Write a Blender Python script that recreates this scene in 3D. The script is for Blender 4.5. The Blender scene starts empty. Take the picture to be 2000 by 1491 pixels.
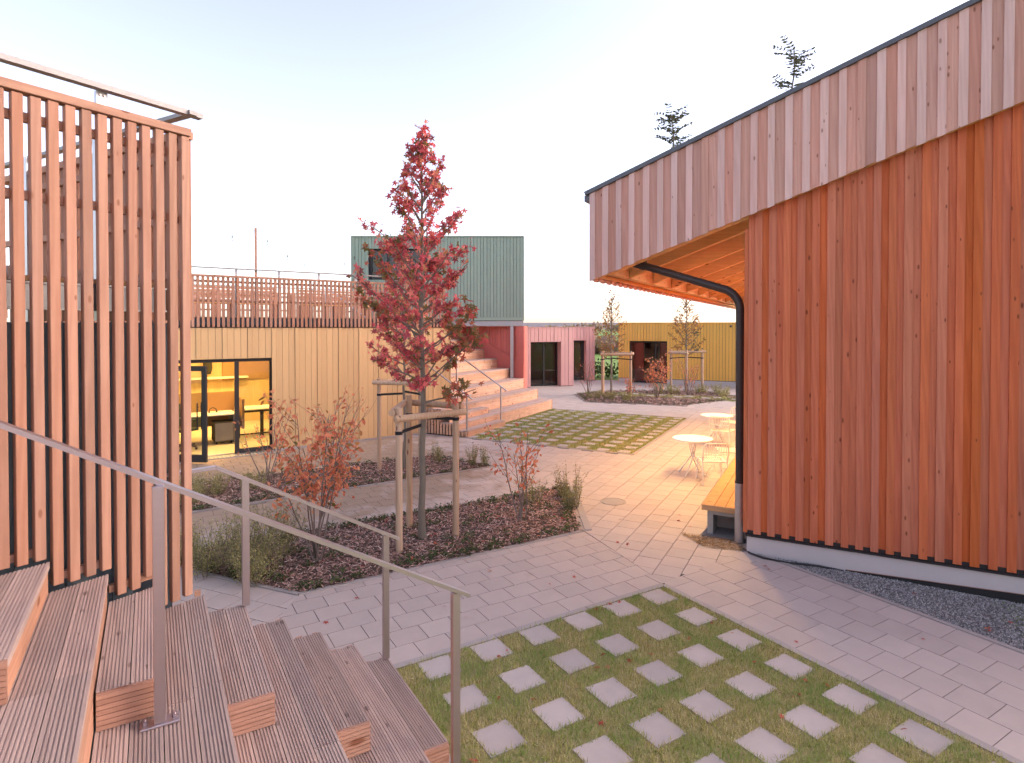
import bpy, bmesh, math, random
import numpy as np
from mathutils import Vector, Matrix
R = math.radians
random.seed(7); rng = np.random.default_rng(11)
S = bpy.context.scene
COL = S.collection

# ------------------------------------------------------------------ camera, sky, sun, exposure
cam = bpy.data.cameras.new('camera'); camo = bpy.data.objects.new('camera', cam); COL.objects.link(camo)
cam.sensor_width = 36; cam.lens = 1170 / 2000 * 36; cam.shift_y = -88.5 / 2000
cam.clip_start = .05; cam.clip_end = 3000
camo.location = (0, 0, 3.0); camo.rotation_euler = (math.pi / 2 - .015, 0, 0)
S.camera = camo
SUN_EL, SUN_AZ = 27.0, 84.0            # degrees; azimuth clockwise from +Y (to the right, behind the timber building)
w = bpy.data.worlds.new('World'); S.world = w; w.use_nodes = True
wn = w.node_tree.nodes; wl = w.node_tree.links
bg = wn['Background']
sky = wn.new('ShaderNodeTexSky'); sky.sky_type = 'NISHITA'; sky.sun_disc = False
sky.sun_elevation = R(SUN_EL); sky.sun_rotation = R(SUN_AZ)
sky.altitude = 100; sky.air_density = .85; sky.dust_density = 1.6; sky.ozone_density = 1.0
tint = wn.new('ShaderNodeMix'); tint.data_type = 'RGBA'; tint.blend_type = 'MULTIPLY'; tint.inputs[0].default_value = 1
tint.inputs[7].default_value = (1.10, .972, .945, 1)
hz = wn.new('ShaderNodeHueSaturation'); hz.inputs['Saturation'].default_value = .74      # thin veil of high cloud: the sky is paler than clear air
wl.new(sky.outputs[0], hz.inputs['Color']); wl.new(hz.outputs[0], tint.inputs[6]); wl.new(tint.outputs[2], bg.inputs[0])
bg.inputs[1].default_value = .10
sl = bpy.data.lights.new('sun', 'SUN'); sl.energy = .6; sl.angle = R(40); sl.color = (1, .82, .68)
so = bpy.data.objects.new('sun', sl); COL.objects.link(so)
so.rotation_euler = (R(90 - SUN_EL), 0, R(180 - SUN_AZ))
so.location = (20, 60, 30)
S.view_settings.view_transform = 'Standard'; S.view_settings.look = 'None'
S.view_settings.gamma = 1; S.view_settings.use_curve_mapping = False
S.view_settings.exposure = 2.25
S.cycles.max_bounces = 5; S.cycles.diffuse_bounces = 3; S.cycles.use_adaptive_sampling = True; S.cycles.adaptive_threshold = .035; S.cycles.transparent_max_bounces = 10
S.cycles.sample_clamp_indirect = 6

# ------------------------------------------------------------------ frames of the place
AL = .543
UV = (math.cos(AL), math.sin(AL)); NV = (-UV[1], UV[0])
def ab(a, b): return (a * UV[0] + b * NV[0], a * UV[1] + b * NV[1])
TH2 = math.atan2(.885, .465)
D1 = (math.cos(TH2), math.sin(TH2)); D2 = (D1[1], -D1[0])
def cd(c, d): return (c * D1[0] + d * D2[0], c * D1[1] + d * D2[1])
def to_ab(x, y): return (x * UV[0] + y * UV[1], x * NV[0] + y * NV[1])

# ------------------------------------------------------------------ materials
def new_mat(name):
    m = bpy.data.materials.new(name); m.use_nodes = True
    nt = m.node_tree; return m, nt.nodes, nt.links, nt.nodes['Principled BSDF']
def nd(N, t, **k):
    n = N.new(t)
    for a, v in k.items(): setattr(n, a, v)
    return n
def mth(N, L, op, a, b=None, clamp=False):
    n = N.new('ShaderNodeMath'); n.operation = op; n.use_clamp = clamp
    for i, v in enumerate((a, b)):
        if v is None: continue
        if isinstance(v, (int, float)): n.inputs[i].default_value = v
        else: L.new(v, n.inputs[i])
    return n.outputs[0]
def mixc(N, L, fac, a, b, blend='MIX'):
    n = N.new('ShaderNodeMix'); n.data_type = 'RGBA'; n.blend_type = blend
    for i, v in ((0, fac), (6, a), (7, b)):
        if isinstance(v, (int, float)): n.inputs[i].default_value = v
        elif isinstance(v, tuple): n.inputs[i].default_value = (*v[:3], 1)
        else: L.new(v, n.inputs[i])
    return n.outputs[2]
def ramp(N, L, fac, stops, interp='LINEAR'):
    n = N.new('ShaderNodeValToRGB'); L.new(fac, n.inputs[0]); cr = n.color_ramp; cr.interpolation = interp
    while len(cr.elements) < len(stops): cr.elements.new(.5)
    for e, (p, c) in zip(cr.elements, stops): e.position = p; e.color = (*c[:3], 1)
    return n.outputs[0]
def rnd_out(N, island):
    return N.new('ShaderNodeNewGeometry').outputs['Random Per Island'] if island else N.new('ShaderNodeObjectInfo').outputs['Random']
def coords(N, L, scale, rnd, world=False):
    tc = N.new('ShaderNodeTexCoord'); geo = None
    src = N.new('ShaderNodeNewGeometry').outputs['Position'] if world else tc.outputs['Object']
    if rnd is not None:
        off = nd(N, 'ShaderNodeVectorMath', operation='SCALE'); cx = N.new('ShaderNodeCombineXYZ')
        for i, f in enumerate((37.1, 91.7, 53.3)):
            L.new(mth(N, L, 'MULTIPLY', rnd, f), cx.inputs[i])
        va = nd(N, 'ShaderNodeVectorMath', operation='ADD'); L.new(src, va.inputs[0]); L.new(cx.outputs[0], va.inputs[1]); src = va.outputs[0]
    mp = N.new('ShaderNodeMapping'); mp.inputs['Scale'].default_value = scale; L.new(src, mp.inputs['Vector'])
    return mp.outputs[0]
def noise(N, L, vec, scale, detail=4, rough=.55, dist=0.):
    n = N.new('ShaderNodeTexNoise'); L.new(vec, n.inputs['Vector'])
    n.inputs['Scale'].default_value = scale; n.inputs['Detail'].default_value = detail
    n.inputs['Roughness'].default_value = rough; n.inputs['Distortion'].default_value = dist
    return n.outputs['Fac']
def bumped(N, L, P, h, strength, dist=.01):
    b = N.new('ShaderNodeBump'); b.inputs['Strength'].default_value = strength; b.inputs['Distance'].default_value = dist
    L.new(h, b.inputs['Height']); L.new(b.outputs[0], P.inputs['Normal'])
MATS = {}
def wood(name, light, dark, axis='z', knot=(.16, .05, .02), rough=.72, vary=.5, island=False, grain=1.0, kn=.075, grey=0.0):
    """sawn timber: long streaks and rings along one axis, knots, a tone of its own for every piece"""
    m, N, L, P = new_mat(name)
    r = rnd_out(N, island)
    sc = {'x': (.055, 1, 1), 'y': (1, .055, 1), 'z': (1, 1, .055)}[axis]
    v = coords(N, L, sc, r)
    g1 = noise(N, L, v, 55 * grain, 5, .6, .6)
    wv = N.new('ShaderNodeTexWave'); L.new(v, wv.inputs['Vector']); wv.bands_direction = 'DIAGONAL'
    wv.inputs['Scale'].default_value = 9 * grain; wv.inputs['Distortion'].default_value = 9; wv.inputs['Detail'].default_value = 2
    wv.inputs['Detail Scale'].default_value = 1.3
    g = mth(N, L, 'ADD', mth(N, L, 'MULTIPLY', g1, .6), mth(N, L, 'MULTIPLY', wv.outputs['Fac'], .4))
    c = mixc(N, L, g, dark, light)
    tone = mth(N, L, 'ADD', mth(N, L, 'MULTIPLY', r, vary), 1 - vary / 2)
    cc = N.new('ShaderNodeHueSaturation'); L.new(c, cc.inputs['Color']); L.new(tone, cc.inputs['Value'])
    r2 = mth(N, L, 'FRACT', mth(N, L, 'MULTIPLY', r, 17.3))
    L.new(mth(N, L, 'ADD', mth(N, L, 'MULTIPLY', r2, .16), .92), cc.inputs['Saturation'])
    L.new(mth(N, L, 'ADD', mth(N, L, 'MULTIPLY', mth(N, L, 'FRACT', mth(N, L, 'MULTIPLY', r, 7.9)), .004), .498), cc.inputs['Hue'])
    c = cc.outputs[0]
    ws = {'x': (.35, 3.2, 3.2), 'y': (3.2, .35, 3.2), 'z': (3.2, 3.2, .35)}[axis]
    stn = noise(N, L, coords(N, L, ws, None, True), 1.6, 4, .62)          # weather streaks running over several boards
    s2 = N.new('ShaderNodeHueSaturation'); L.new(c, s2.inputs['Color']); L.new(mth(N, L, 'ADD', mth(N, L, 'MULTIPLY', stn, .40), .80), s2.inputs['Value']); c = s2.outputs[0]
    ks = {'x': (4.5, 11, 11), 'y': (11, 4.5, 11), 'z': (11, 11, 4.5)}[axis]
    kv = coords(N, L, ks, r)
    vo = N.new('ShaderNodeTexVoronoi'); L.new(kv, vo.inputs['Vector']); vo.inputs['Scale'].default_value = 1.0
    sel = mth(N, L, 'GREATER_THAN', vo.outputs['Color'], .48)
    sx = N.new('ShaderNodeSeparateColor'); L.new(vo.outputs['Color'], sx.inputs[0])
    kd = mth(N, L, 'DIVIDE', vo.outputs['Distance'], mth(N, L, 'ADD', mth(N, L, 'MULTIPLY', sx.outputs['Green'], 1.3), .35))
    kf = mth(N, L, 'MULTIPLY', sel, mth(N, L, 'SUBTRACT', 1.0, mth(N, L, 'SMOOTHSTEP' if False else 'MULTIPLY', kd, 1 / (kn * 2.2), True), True))
    kf = mth(N, L, 'MULTIPLY', kf, 2.2, True)
    c = mixc(N, L, mth(N, L, 'MULTIPLY', kf, .78, True), c, knot)
    if grey:
        gn = noise(N, L, coords(N, L, (1, 1, 1), r), 3.0, 4, .6)
        gf = mth(N, L, 'MULTIPLY', gn, grey, True)
        c = mixc(N, L, gf, c, (.30, .25, .24))
    L.new(c, P.inputs['Base Color']); P.inputs['Roughness'].default_value = rough
    P.inputs['Specular IOR Level'].default_value = .25
    bumped(N, L, P, g, .25, .003)
    MATS[name] = m; return m
def plain(name, col, rough=.7, vary=.12, scale=6., spot=.25, bump=.15, island=False, metal=0., world=False, bdist=.004, spec=.4, stretch=(1, 1, 1), fine=60.):
    m, N, L, P = new_mat(name)
    r = rnd_out(N, island)
    v = coords(N, L, stretch, None if world else r, world)
    n1 = noise(N, L, v, scale, 5, .6); n2 = noise(N, L, v, fine, 3, .6)
    f = mth(N, L, 'ADD', mth(N, L, 'MULTIPLY', n1, .6), mth(N, L, 'MULTIPLY', n2, .4))
    val = mth(N, L, 'ADD', mth(N, L, 'MULTIPLY', mth(N, L, 'SUBTRACT', f, .5), spot * 2), mth(N, L, 'ADD', mth(N, L, 'MULTIPLY', r, vary), 1 - vary / 2))
    h = N.new('ShaderNodeHueSaturation'); h.inputs['Color'].default_value = (*col, 1); L.new(val, h.inputs['Value'])
    L.new(h.outputs[0], P.inputs['Base Color']); P.inputs['Roughness'].default_value = rough
    P.inputs['Metallic'].default_value = metal; P.inputs['Specular IOR Level'].default_value = spec
    bumped(N, L, P, n2, bump, bdist)
    MATS[name] = m; return m
def leafmat(name, stops, trans=.45, rough=.55):
    m, N, L, P = new_mat(name)
    r = rnd_out(N, True)
    c = ramp(N, L, r, stops)
    v = coords(N, L, (1, 1, 1), None, True); n1 = noise(N, L, v, 25, 2)
    hs = N.new('ShaderNodeHueSaturation'); L.new(c, hs.inputs['Color']); L.new(mth(N, L, 'ADD', mth(N, L, 'MULTIPLY', n1, .5), .75), hs.inputs['Value'])
    c = hs.outputs[0]
    L.new(c, P.inputs['Base Color']); P.inputs['Roughness'].default_value = rough; P.inputs['Specular IOR Level'].default_value = .3
    t = N.new('ShaderNodeBsdfTranslucent'); L.new(c, t.inputs[0])
    mx = N.new('ShaderNodeMixShader'); mx.inputs[0].default_value = trans
    L.new(P.outputs[0], mx.inputs[1]); L.new(t.outputs[0], mx.inputs[2])
    L.new(mx.outputs[0], N['Material Output'].inputs[0])
    MATS[name] = m; return m
def glassmat(name, tintc=(.85, .9, .9), refl=1.0):
    m, N, L, P = new_mat(name); N.remove(P)
    tr = N.new('ShaderNodeBsdfTransparent'); tr.inputs[0].default_value = (*tintc, 1)
    gl = N.new('ShaderNodeBsdfGlossy'); gl.inputs['Roughness'].default_value = .01
    fr = N.new('ShaderNodeFresnel'); fr.inputs[0].default_value = 1.5
    mx = N.new('ShaderNodeMixShader'); L.new(mth(N, L, 'MULTIPLY', fr.outputs[0], refl, True), mx.inputs[0])
    L.new(tr.outputs[0], mx.inputs[1]); L.new(gl.outputs[0], mx.inputs[2]); L.new(mx.outputs[0], N['Material Output'].inputs[0])
    MATS[name] = m; return m
def emit(name, col, s):
    m, N, L, P = new_mat(name); P.inputs['Base Color'].default_value = (*col, 1)
    P.inputs['Emission Color'].default_value = (*col, 1); P.inputs['Emission Strength'].default_value = s
    MATS[name] = m; return m

# timber
wood('larch_screen', (.40, .215, .148), (.30, .145, .096), 'z', vary=.28, kn=.045, knot=(.20, .08, .045))
wood('larch_rail', (.46, .255, .178), (.345, .17, .115), 'x', vary=.2)
wood('larch_wall', (.58, .172, .08), (.44, .108, .048), 'z', vary=.16, knot=(.13, .03, .012), kn=.052)
wood('larch_fascia', (.60, .335, .27), (.49, .24, .185), 'z', vary=.26, knot=(.18, .07, .04), kn=.048)
wood('larch_fascia_pale', (.65, .44, .40), (.56, .345, .31), 'z', vary=.18, knot=(.24, .12, .08), kn=.048)
wood('soffit_wood', (.76, .46, .20), (.64, .35, .14), 'x', vary=.2)
wood('beam_wood', (.72, .43, .20), (.60, .33, .14), 'x', vary=.15)
wood('tread_wood', (.50, .37, .32), (.34, .235, .20), 'y', vary=.42, grey=.5, knot=(.10, .05, .04), kn=.052)
wood('riser_wood', (.48, .265, .18), (.35, .175, .115), 'y', vary=.25, kn=.09)
wood('block_end_wood', (.40, .225, .165), (.28, .145, .10), 'x', vary=.25, kn=.09)
wood('stair_far_tread', (.55, .40, .34), (.44, .31, .26), 'x', vary=.22, grey=.25)
wood('stair_far_wood', (.64, .40, .275), (.50, .29, .19), 'x', vary=.3, knot=(.2, .08, .04))
wood('deck_wood', (.60, .34, .16), (.48, .25, .11), 'x', vary=.18)
wood('stake_wood', (.58, .40, .275), (.44, .28, .18), 'z', vary=.2, kn=.06)
wood('ply_wood', (.66, .50, .30), (.58, .42, .24), 'z', vary=.06, kn=.02)
# painted and mineral
def painted(name, col, **k): return plain(name, col, rough=.62, vary=k.pop('vary', .10), scale=4, spot=.14, bump=.35, bdist=.004, stretch=(6, 6, .5), fine=22., **k)
painted('paint_yellow', (.56, .36, .18)); painted('paint_ochre', (.82, .45, .10)); painted('paint_green', (.29, .385, .315))
painted('paint_pink', (.62, .345, .33)); painted('paint_red', (.60, .16, .13)); painted('paint_slate', (.075, .10, .125)); painted('paint_greyblue', (.22, .28, .32))
plain('slab', (.46, .38, .35), rough=.85, vary=.10, scale=3, spot=.20, bump=.25, bdist=.002, fine=220.)
plain('slab_island', (.46, .38, .35), rough=.85, vary=.10, scale=3, spot=.20, bump=.25, bdist=.002, fine=220., island=True)
plain('slab_pale', (.43, .37, .35), rough=.85, vary=.16, scale=5, spot=.26, bump=.3, bdist=.002, fine=220.)
plain('joint', (.10, .085, .08), rough=.95, spot=.3)
plain('kerb_stone', (.36, .315, .30), rough=.85, vary=.12, spot=.22, fine=120.)
plain('plinth_render', (.50, .45, .45), rough=.8, vary=.05, spot=.10, fine=150.)
plain('concrete', (.33, .31, .29), rough=.9, spot=.25, fine=90.)
plain('soil', (.09, .06, .048), rough=.95, spot=.5, fine=40., world=True)
plain('lawn_soil', (.30, .25, .12), rough=.95, spot=.55, fine=50., scale=2.2, world=True)
plain('meadow', (.15, .24, .045), rough=.95, spot=.35, fine=8., scale=.25, world=True)
plain('gravel_bed', (.20, .185, .18), rough=.95, spot=.5, fine=70., world=True)
plain('black_rubber', (.018, .018, .02), rough=.55, spot=.2)
plain('black_metal', (.025, .022, .024), rough=.42, spot=.15, bump=.02)
plain('pipe_black', (.045, .033, .032), rough=.45, spot=.15, bump=.02)
plain('galvanised', (.46, .46, .48), rough=.42, metal=.75, spot=.22, scale=14, bump=.05)
plain('stainless', (.47, .40, .415), rough=.36, metal=.95, spot=.08, scale=3, bump=.03, stretch=(1, 1, 12))
plain('grey_steel', (.27, .25, .25), rough=.5, metal=.25, spot=.15, bump=.03)
plain('verge_metal', (.10, .10, .115), rough=.45, metal=.3, spot=.12, bump=.02)
plain('white_metal', (.80, .78, .74), rough=.4, spot=.04, bump=.02)
plain('dark_fabric', (.05, .045, .04), rough=.9, spot=.2)
plain('tan_felt', (.33, .19, .10), rough=.95, spot=.12)
plain('white_board', (.78, .75, .70), rough=.6, spot=.04)
plain('room_wall', (.70, .62, .46), rough=.8, spot=.05)
plain('room_floor', (.60, .55, .45), rough=.6, spot=.08)
plain('dark_room', (.55, .48, .44), rough=.8, spot=.2)
plain('strap', (.02, .02, .024), rough=.8, spot=.2)
plain('bark_young', (.20, .165, .13), rough=.9, spot=.4, fine=60., bump=.6, stretch=(1, 1, .3))
plain('bark_dark', (.20, .15, .13), rough=.9, spot=.35, fine=60., bump=.5)
plain('hill_far', (.22, .20, .21), rough=1, spot=.2, scale=.05, world=True)
glassmat('glass', (.88, .9, .88)); glassmat('glass_dark', (.80, .76, .72), 1.0)
emit('lamp_warm', (1, .72, .38), 14.0); emit('lamp_office', (1, .60, .17), 14.0)
# foliage
leafmat('leaf_gum', [(0, (.24, .09, .09)), (.2, (.42, .085, .11)), (.42, (.64, .11, .13)), (.66, (.82, .18, .18)), (.84, (.72, .29, .18)), (.94, (.24, .16, .06)), (1, (.14, .13, .04))], .5)
leafmat('leaf_gum_green', [(0, (.14, .11, .045)), (.35, (.26, .20, .07)), (.65, (.50, .15, .08)), (1, (.64, .11, .11))], .45)
leafmat('leaf_amel', [(0, (.60, .16, .09)), (.4, (.74, .26, .14)), (.75, (.76, .34, .19)), (.93, (.45, .20, .06)), (1, (.14, .13, .04))], .5)
leafmat('leaf_oak', [(0, (.17, .10, .045)), (.35, (.36, .17, .05)), (.7, (.46, .19, .055)), (1, (.22, .14, .05))], .5)
leafmat('leaf_robinia', [(0, (.06, .07, .04)), (1, (.14, .13, .075))], .3)
leafmat('leaf_ever', [(0, (.20, .21, .08)), (.5, (.38, .35, .14)), (.85, (.50, .42, .20)), (1, (.16, .20, .075))], .35)
leafmat('leaf_cover', [(0, (.035, .055, .02)), (.6, (.075, .115, .035)), (1, (.13, .15, .05))], .3)
leafmat('grass', [(0, (.22, .24, .06)), (.3, (.38, .39, .10)), (.6, (.56, .49, .21)), (1, (.68, .56, .37))], .3)
def patchy(name, green, amt, scale):
    m = MATS[name]; N, L = m.node_tree.nodes, m.node_tree.links
    hs = next(n for n in N if n.type == 'HUE_SAT'); src = hs.outputs[0]; tg = [l.to_socket for l in src.links]
    v = coords(N, L, (1, 1, 1), None, True); f = ramp(N, L, noise(N, L, v, scale, 3, .6), [(.42, (0, 0, 0)), (.62, (amt,) * 3)])
    c = mixc(N, L, f, src, green)
    for t in tg: L.new(c, t)
patchy('grass', (.22, .35, .07), .7, 2.6)
def damp_reflect(name, centre, r0, r1, col, amt):
    """wet marks plus reflected office light, painted brown on the paving in irregular patches"""
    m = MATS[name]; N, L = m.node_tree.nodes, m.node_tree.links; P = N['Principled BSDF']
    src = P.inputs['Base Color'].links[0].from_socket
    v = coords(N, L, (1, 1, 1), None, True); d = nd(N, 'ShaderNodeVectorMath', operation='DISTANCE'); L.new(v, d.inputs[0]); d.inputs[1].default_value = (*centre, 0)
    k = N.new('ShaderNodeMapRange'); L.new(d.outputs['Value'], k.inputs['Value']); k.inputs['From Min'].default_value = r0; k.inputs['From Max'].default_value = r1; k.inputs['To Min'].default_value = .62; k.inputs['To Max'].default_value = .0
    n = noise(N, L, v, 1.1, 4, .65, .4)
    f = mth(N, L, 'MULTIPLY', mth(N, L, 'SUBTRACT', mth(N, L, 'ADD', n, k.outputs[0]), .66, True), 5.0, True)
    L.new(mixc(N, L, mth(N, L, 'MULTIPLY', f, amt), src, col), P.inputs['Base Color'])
for nm in ('slab', 'slab_island'): damp_reflect(nm, (-5.6, 12.4), 2.0, 6.5, (.27, .185, .12), .8)  # brown near the office: wetness and warm door light put into the colour
leafmat('mulch', [(0, (.13, .075, .065)), (.4, (.34, .19, .155)), (.72, (.50, .31, .255)), (.93, (.60, .42, .35)), (1, (.70, .55, .49))], .0, .9)
leafmat('fallen_leaf', [(0, (.26, .04, .035)), (.5, (.44, .07, .05)), (1, (.48, .20, .10))], .2, .7)
leafmat('stone', [(0, (.12, .11, .11)), (.5, (.27, .25, .25)), (1, (.52, .49, .48))], .0, .85)
leafmat('straw', [(0, (.16, .09, .05)), (1, (.40, .26, .13))], .0, .9)
leafmat('hedge_leaf', [(0, (.22, .14, .12)), (.5, (.34, .21, .16)), (1, (.28, .26, .13))], .3, .9)  # lightened: distance haze put into the leaf colours
M = MATS

# ------------------------------------------------------------------ builders
def link(o, parent=None, loc=None, rz=None):
    COL.objects.link(o)
    if parent is not None: o.parent = parent
    if loc is not None: o.location = loc
    if rz is not None: o.rotation_euler[2] = rz
    return o
def tag(o, label=None, cat=None, group=None, kind=None):
    if label: o['label'] = label
    if cat: o['category'] = cat
    if group: o['group'] = group
    if kind: o['kind'] = kind
    return o
def empty(name, loc, rz=0., label=None, cat=None, group=None, kind=None):
    o = bpy.data.objects.new(name, None); o.empty_display_size = .2
    link(o, None, loc, rz); return tag(o, label, cat, group, kind)
def mesh_np(name, V, F, mat):
    """V (n,3), F list of int arrays with equal width or list of tuples"""
    me = bpy.data.meshes.new(name)
    me.from_pydata(V.tolist() if hasattr(V, 'tolist') else V, [], F.tolist() if hasattr(F, 'tolist') else F)
    if mat: me.materials.append(M[mat] if isinstance(mat, str) else mat)
    return me
class MB:
    def __init__(s): s.v = []; s.f = []; s.sm = False
    def hexa(s, p):
        k = len(s.v); s.v += [tuple(q) for q in p]
        s.f += [tuple(k + i for i in q) for q in ((0, 3, 2, 1), (4, 5, 6, 7), (0, 1, 5, 4), (1, 2, 6, 5), (2, 3, 7, 6), (3, 0, 4, 7))]; return s
    def box(s, x0, x1, y0, y1, z0, z1):
        return s.hexa([(x0, y0, z0), (x1, y0, z0), (x1, y1, z0), (x0, y1, z0), (x0, y0, z1), (x1, y0, z1), (x1, y1, z1), (x0, y1, z1)])
    def bar(s, p, q, w, h, up=(0, 0, 1)):
        p = Vector(p); q = Vector(q); d = (q - p).normalized(); up = Vector(up)
        x = d.cross(up)
        x = x.normalized() if x.length > 1e-5 else Vector((1, 0, 0))
        y = x.cross(d).normalized(); x = x * w / 2; y = y * h / 2
        return s.hexa([p - x - y, p + x - y, q + x - y, q - x - y, p - x + y, p + x + y, q + x + y, q - x + y])
    def tube(s, pts, rad, n=8, cap=True):
        pts = [Vector(p) for p in pts]; rad = rad if hasattr(rad, '__len__') else [rad] * len(pts)
        k = len(s.v); ref = Vector((.13, .97, .21)); px = None
        for i, p in enumerate(pts):
            d = (pts[min(i + 1, len(pts) - 1)] - pts[max(i - 1, 0)]).normalized()
            x = d.cross(ref) if px is None else px - d * px.dot(d)
            if x.length < 1e-4: x = d.orthogonal()
            x.normalize(); px = x; y = d.cross(x)
            for j in range(n):
                t = 2 * math.pi * j / n; s.v.append(tuple(p + (x * math.cos(t) + y * math.sin(t)) * rad[i]))
        for i in range(len(pts) - 1):
            for j in range(n):
                a = k + i * n + j; b = k + i * n + (j + 1) % n; s.f.append((a, b, b + n, a + n))
        if cap: s.f += [tuple(k + j for j in reversed(range(n))), tuple(k + (len(pts) - 1) * n + j for j in range(n))]
        return s
    def prism(s, poly, z0, z1):
        k = len(s.v); n = len(poly)
        s.v += [(x, y, z0) for x, y in poly] + [(x, y, z1) for x, y in poly]
        s.f += [tuple(k + i for i in reversed(range(n))), tuple(k + n + i for i in range(n))]
        s.f += [(k + i, k + (i + 1) % n, k + n + (i + 1) % n, k + n + i) for i in range(n)]; return s
    def disc(s, c, r, z0, z1, n=28): return s.prism([(c[0] + r * math.cos(2 * math.pi * i / n), c[1] + r * math.sin(2 * math.pi * i / n)) for i in range(n)], z0, z1)
    def mesh(s, name, mat, smooth=False):
        me = bpy.data.meshes.new(name); me.from_pydata(s.v, [], s.f)
        if mat: me.materials.append(M[mat])
        if smooth:
            me.polygons.foreach_set('use_smooth', [True] * len(me.polygons))
            me.set_sharp_from_angle(angle=R(50))
        return me
    def build(s, name, mat, parent=None, loc=None, rz=None, smooth=False, bevel=0, centre=False):
        off = None
        if centre and loc is None:
            a = np.array(s.v); c = (a.min(0) + a.max(0)) / 2; s.v = [tuple(np.array(q) - c) for q in s.v]; loc = tuple(c)
        me = s.mesh(name, mat, smooth)
        if bevel:
            bm = bmesh.new(); bm.from_mesh(me); bmesh.ops.bevel(bm, geom=bm.edges[:], offset=bevel, segments=1, affect='EDGES'); bm.to_mesh(me); bm.free()
        return link(bpy.data.objects.new(name, me), parent, loc, rz)
def piece(parent, name, mat, x0, x1, y0, y1, z0, z1, bevel=0):
    """a box part with its origin at its own centre"""
    c = ((x0 + x1) / 2, (y0 + y1) / 2, (z0 + z1) / 2)
    return MB().box(x0 - c[0], x1 - c[0], y0 - c[1], y1 - c[1], z0 - c[2], z1 - c[2]).build(name, mat, parent, c, bevel=bevel)
_cache = {}
def shared(parent, name, mat, size, loc, rz=None, bevel=0):
    """a box part sharing mesh data with its look-alikes; loc = centre"""
    k = (name, mat, tuple(round(q, 4) for q in size), bevel)
    if k not in _cache:
        a, b, c = (q / 2 for q in size)
        me = MB().box(-a, a, -b, b, -c, c).mesh(name, mat)
        if bevel:
            bm = bmesh.new(); bm.from_mesh(me); bmesh.ops.bevel(bm, geom=bm.edges[:], offset=bevel, segments=1, affect='EDGES'); bm.to_mesh(me); bm.free()
        _cache[k] = me
    return link(bpy.data.objects.new(name, _cache[k]), parent, loc, rz)
def copy_tree(o, parent=None):
    c = o.copy(); COL.objects.link(c)
    if parent is not None: c.parent = parent
    for ch in list(o.children): copy_tree(ch, c)
    return c
def clip(poly, conv):
    """Sutherland-Hodgman: poly clipped to a convex counter-clockwise polygon"""
    out = poly
    for i in range(len(conv)):
        ax, ay = conv[i]; bx, by = conv[(i + 1) % len(conv)]
        ins = lambda p: (bx - ax) * (p[1] - ay) - (by - ay) * (p[0] - ax) >= -1e-9
        res = []
        for j in range(len(out)):
            p, q = out[j], out[(j + 1) % len(out)]
            ip, iq = ins(p), ins(q)
            if ip: res.append(p)
            if ip != iq:
                dp = (bx - ax) * (p[1] - ay) - (by - ay) * (p[0] - ax); dq = (bx - ax) * (q[1] - ay) - (by - ay) * (q[0] - ax)
                t = dp / (dp - dq); res.append((p[0] + (q[0] - p[0]) * t, p[1] + (q[1] - p[1]) * t))
        out = res
        if len(out) < 3: return []
    return out
def area(p): return .5 * sum(p[i][0] * p[(i + 1) % len(p)][1] - p[(i + 1) % len(p)][0] * p[i][1] for i in range(len(p)))
def inside(P, poly):
    """vectorised point in polygon"""
    P = np.asarray(P); x, y = P[:, 0], P[:, 1]; r = np.zeros(len(P), bool); n = len(poly)
    for i in range(n):
        x1, y1 = poly[i]; x2, y2 = poly[(i + 1) % n]
        c = ((y1 > y) != (y2 > y)) & (x < (x2 - x1) * (y - y1) / ((y2 - y1) if y2 != y1 else 1e-9) + x1); r ^= c
    return r
def in1(p, poly): return bool(inside([p], poly)[0])
def rand_in(poly, n):
    a = np.array(poly); lo, hi = a.min(0), a.max(0); out = np.zeros((0, 2))
    while len(out) < n:
        q = lo + rng.random((n * 2, 2)) * (hi - lo); out = np.vstack([out, q[inside(q, poly)]])
    return out[:n]
def rotmats(n, tilt=None, yaw=None):
    """random rotations: yaw about z then tilt about a horizontal axis"""
    yw = rng.random(n) * 2 * np.pi if yaw is None else yaw
    tl = tilt if tilt is not None else np.arccos(1 - 2 * rng.random(n))
    az = rng.random(n) * 2 * np.pi
    cz, sz = np.cos(yw), np.sin(yw); Z = np.zeros((n, 3, 3)); Z[:, 0, 0] = cz; Z[:, 0, 1] = -sz; Z[:, 1, 0] = sz; Z[:, 1, 1] = cz; Z[:, 2, 2] = 1
    ax = np.stack([np.cos(az), np.sin(az), np.zeros(n)], 1); c, s_ = np.cos(tl), np.sin(tl)
    K = np.zeros((n, 3, 3)); K[:, 0, 2] = ax[:, 1]; K[:, 1, 2] = -ax[:, 0]; K[:, 2, 0] = -ax[:, 1]; K[:, 2, 1] = ax[:, 0]
    I = np.eye(3)[None]; Rm = I + s_[:, None, None] * K + (1 - c)[:, None, None] * (K @ K)
    return Rm @ Z
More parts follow.
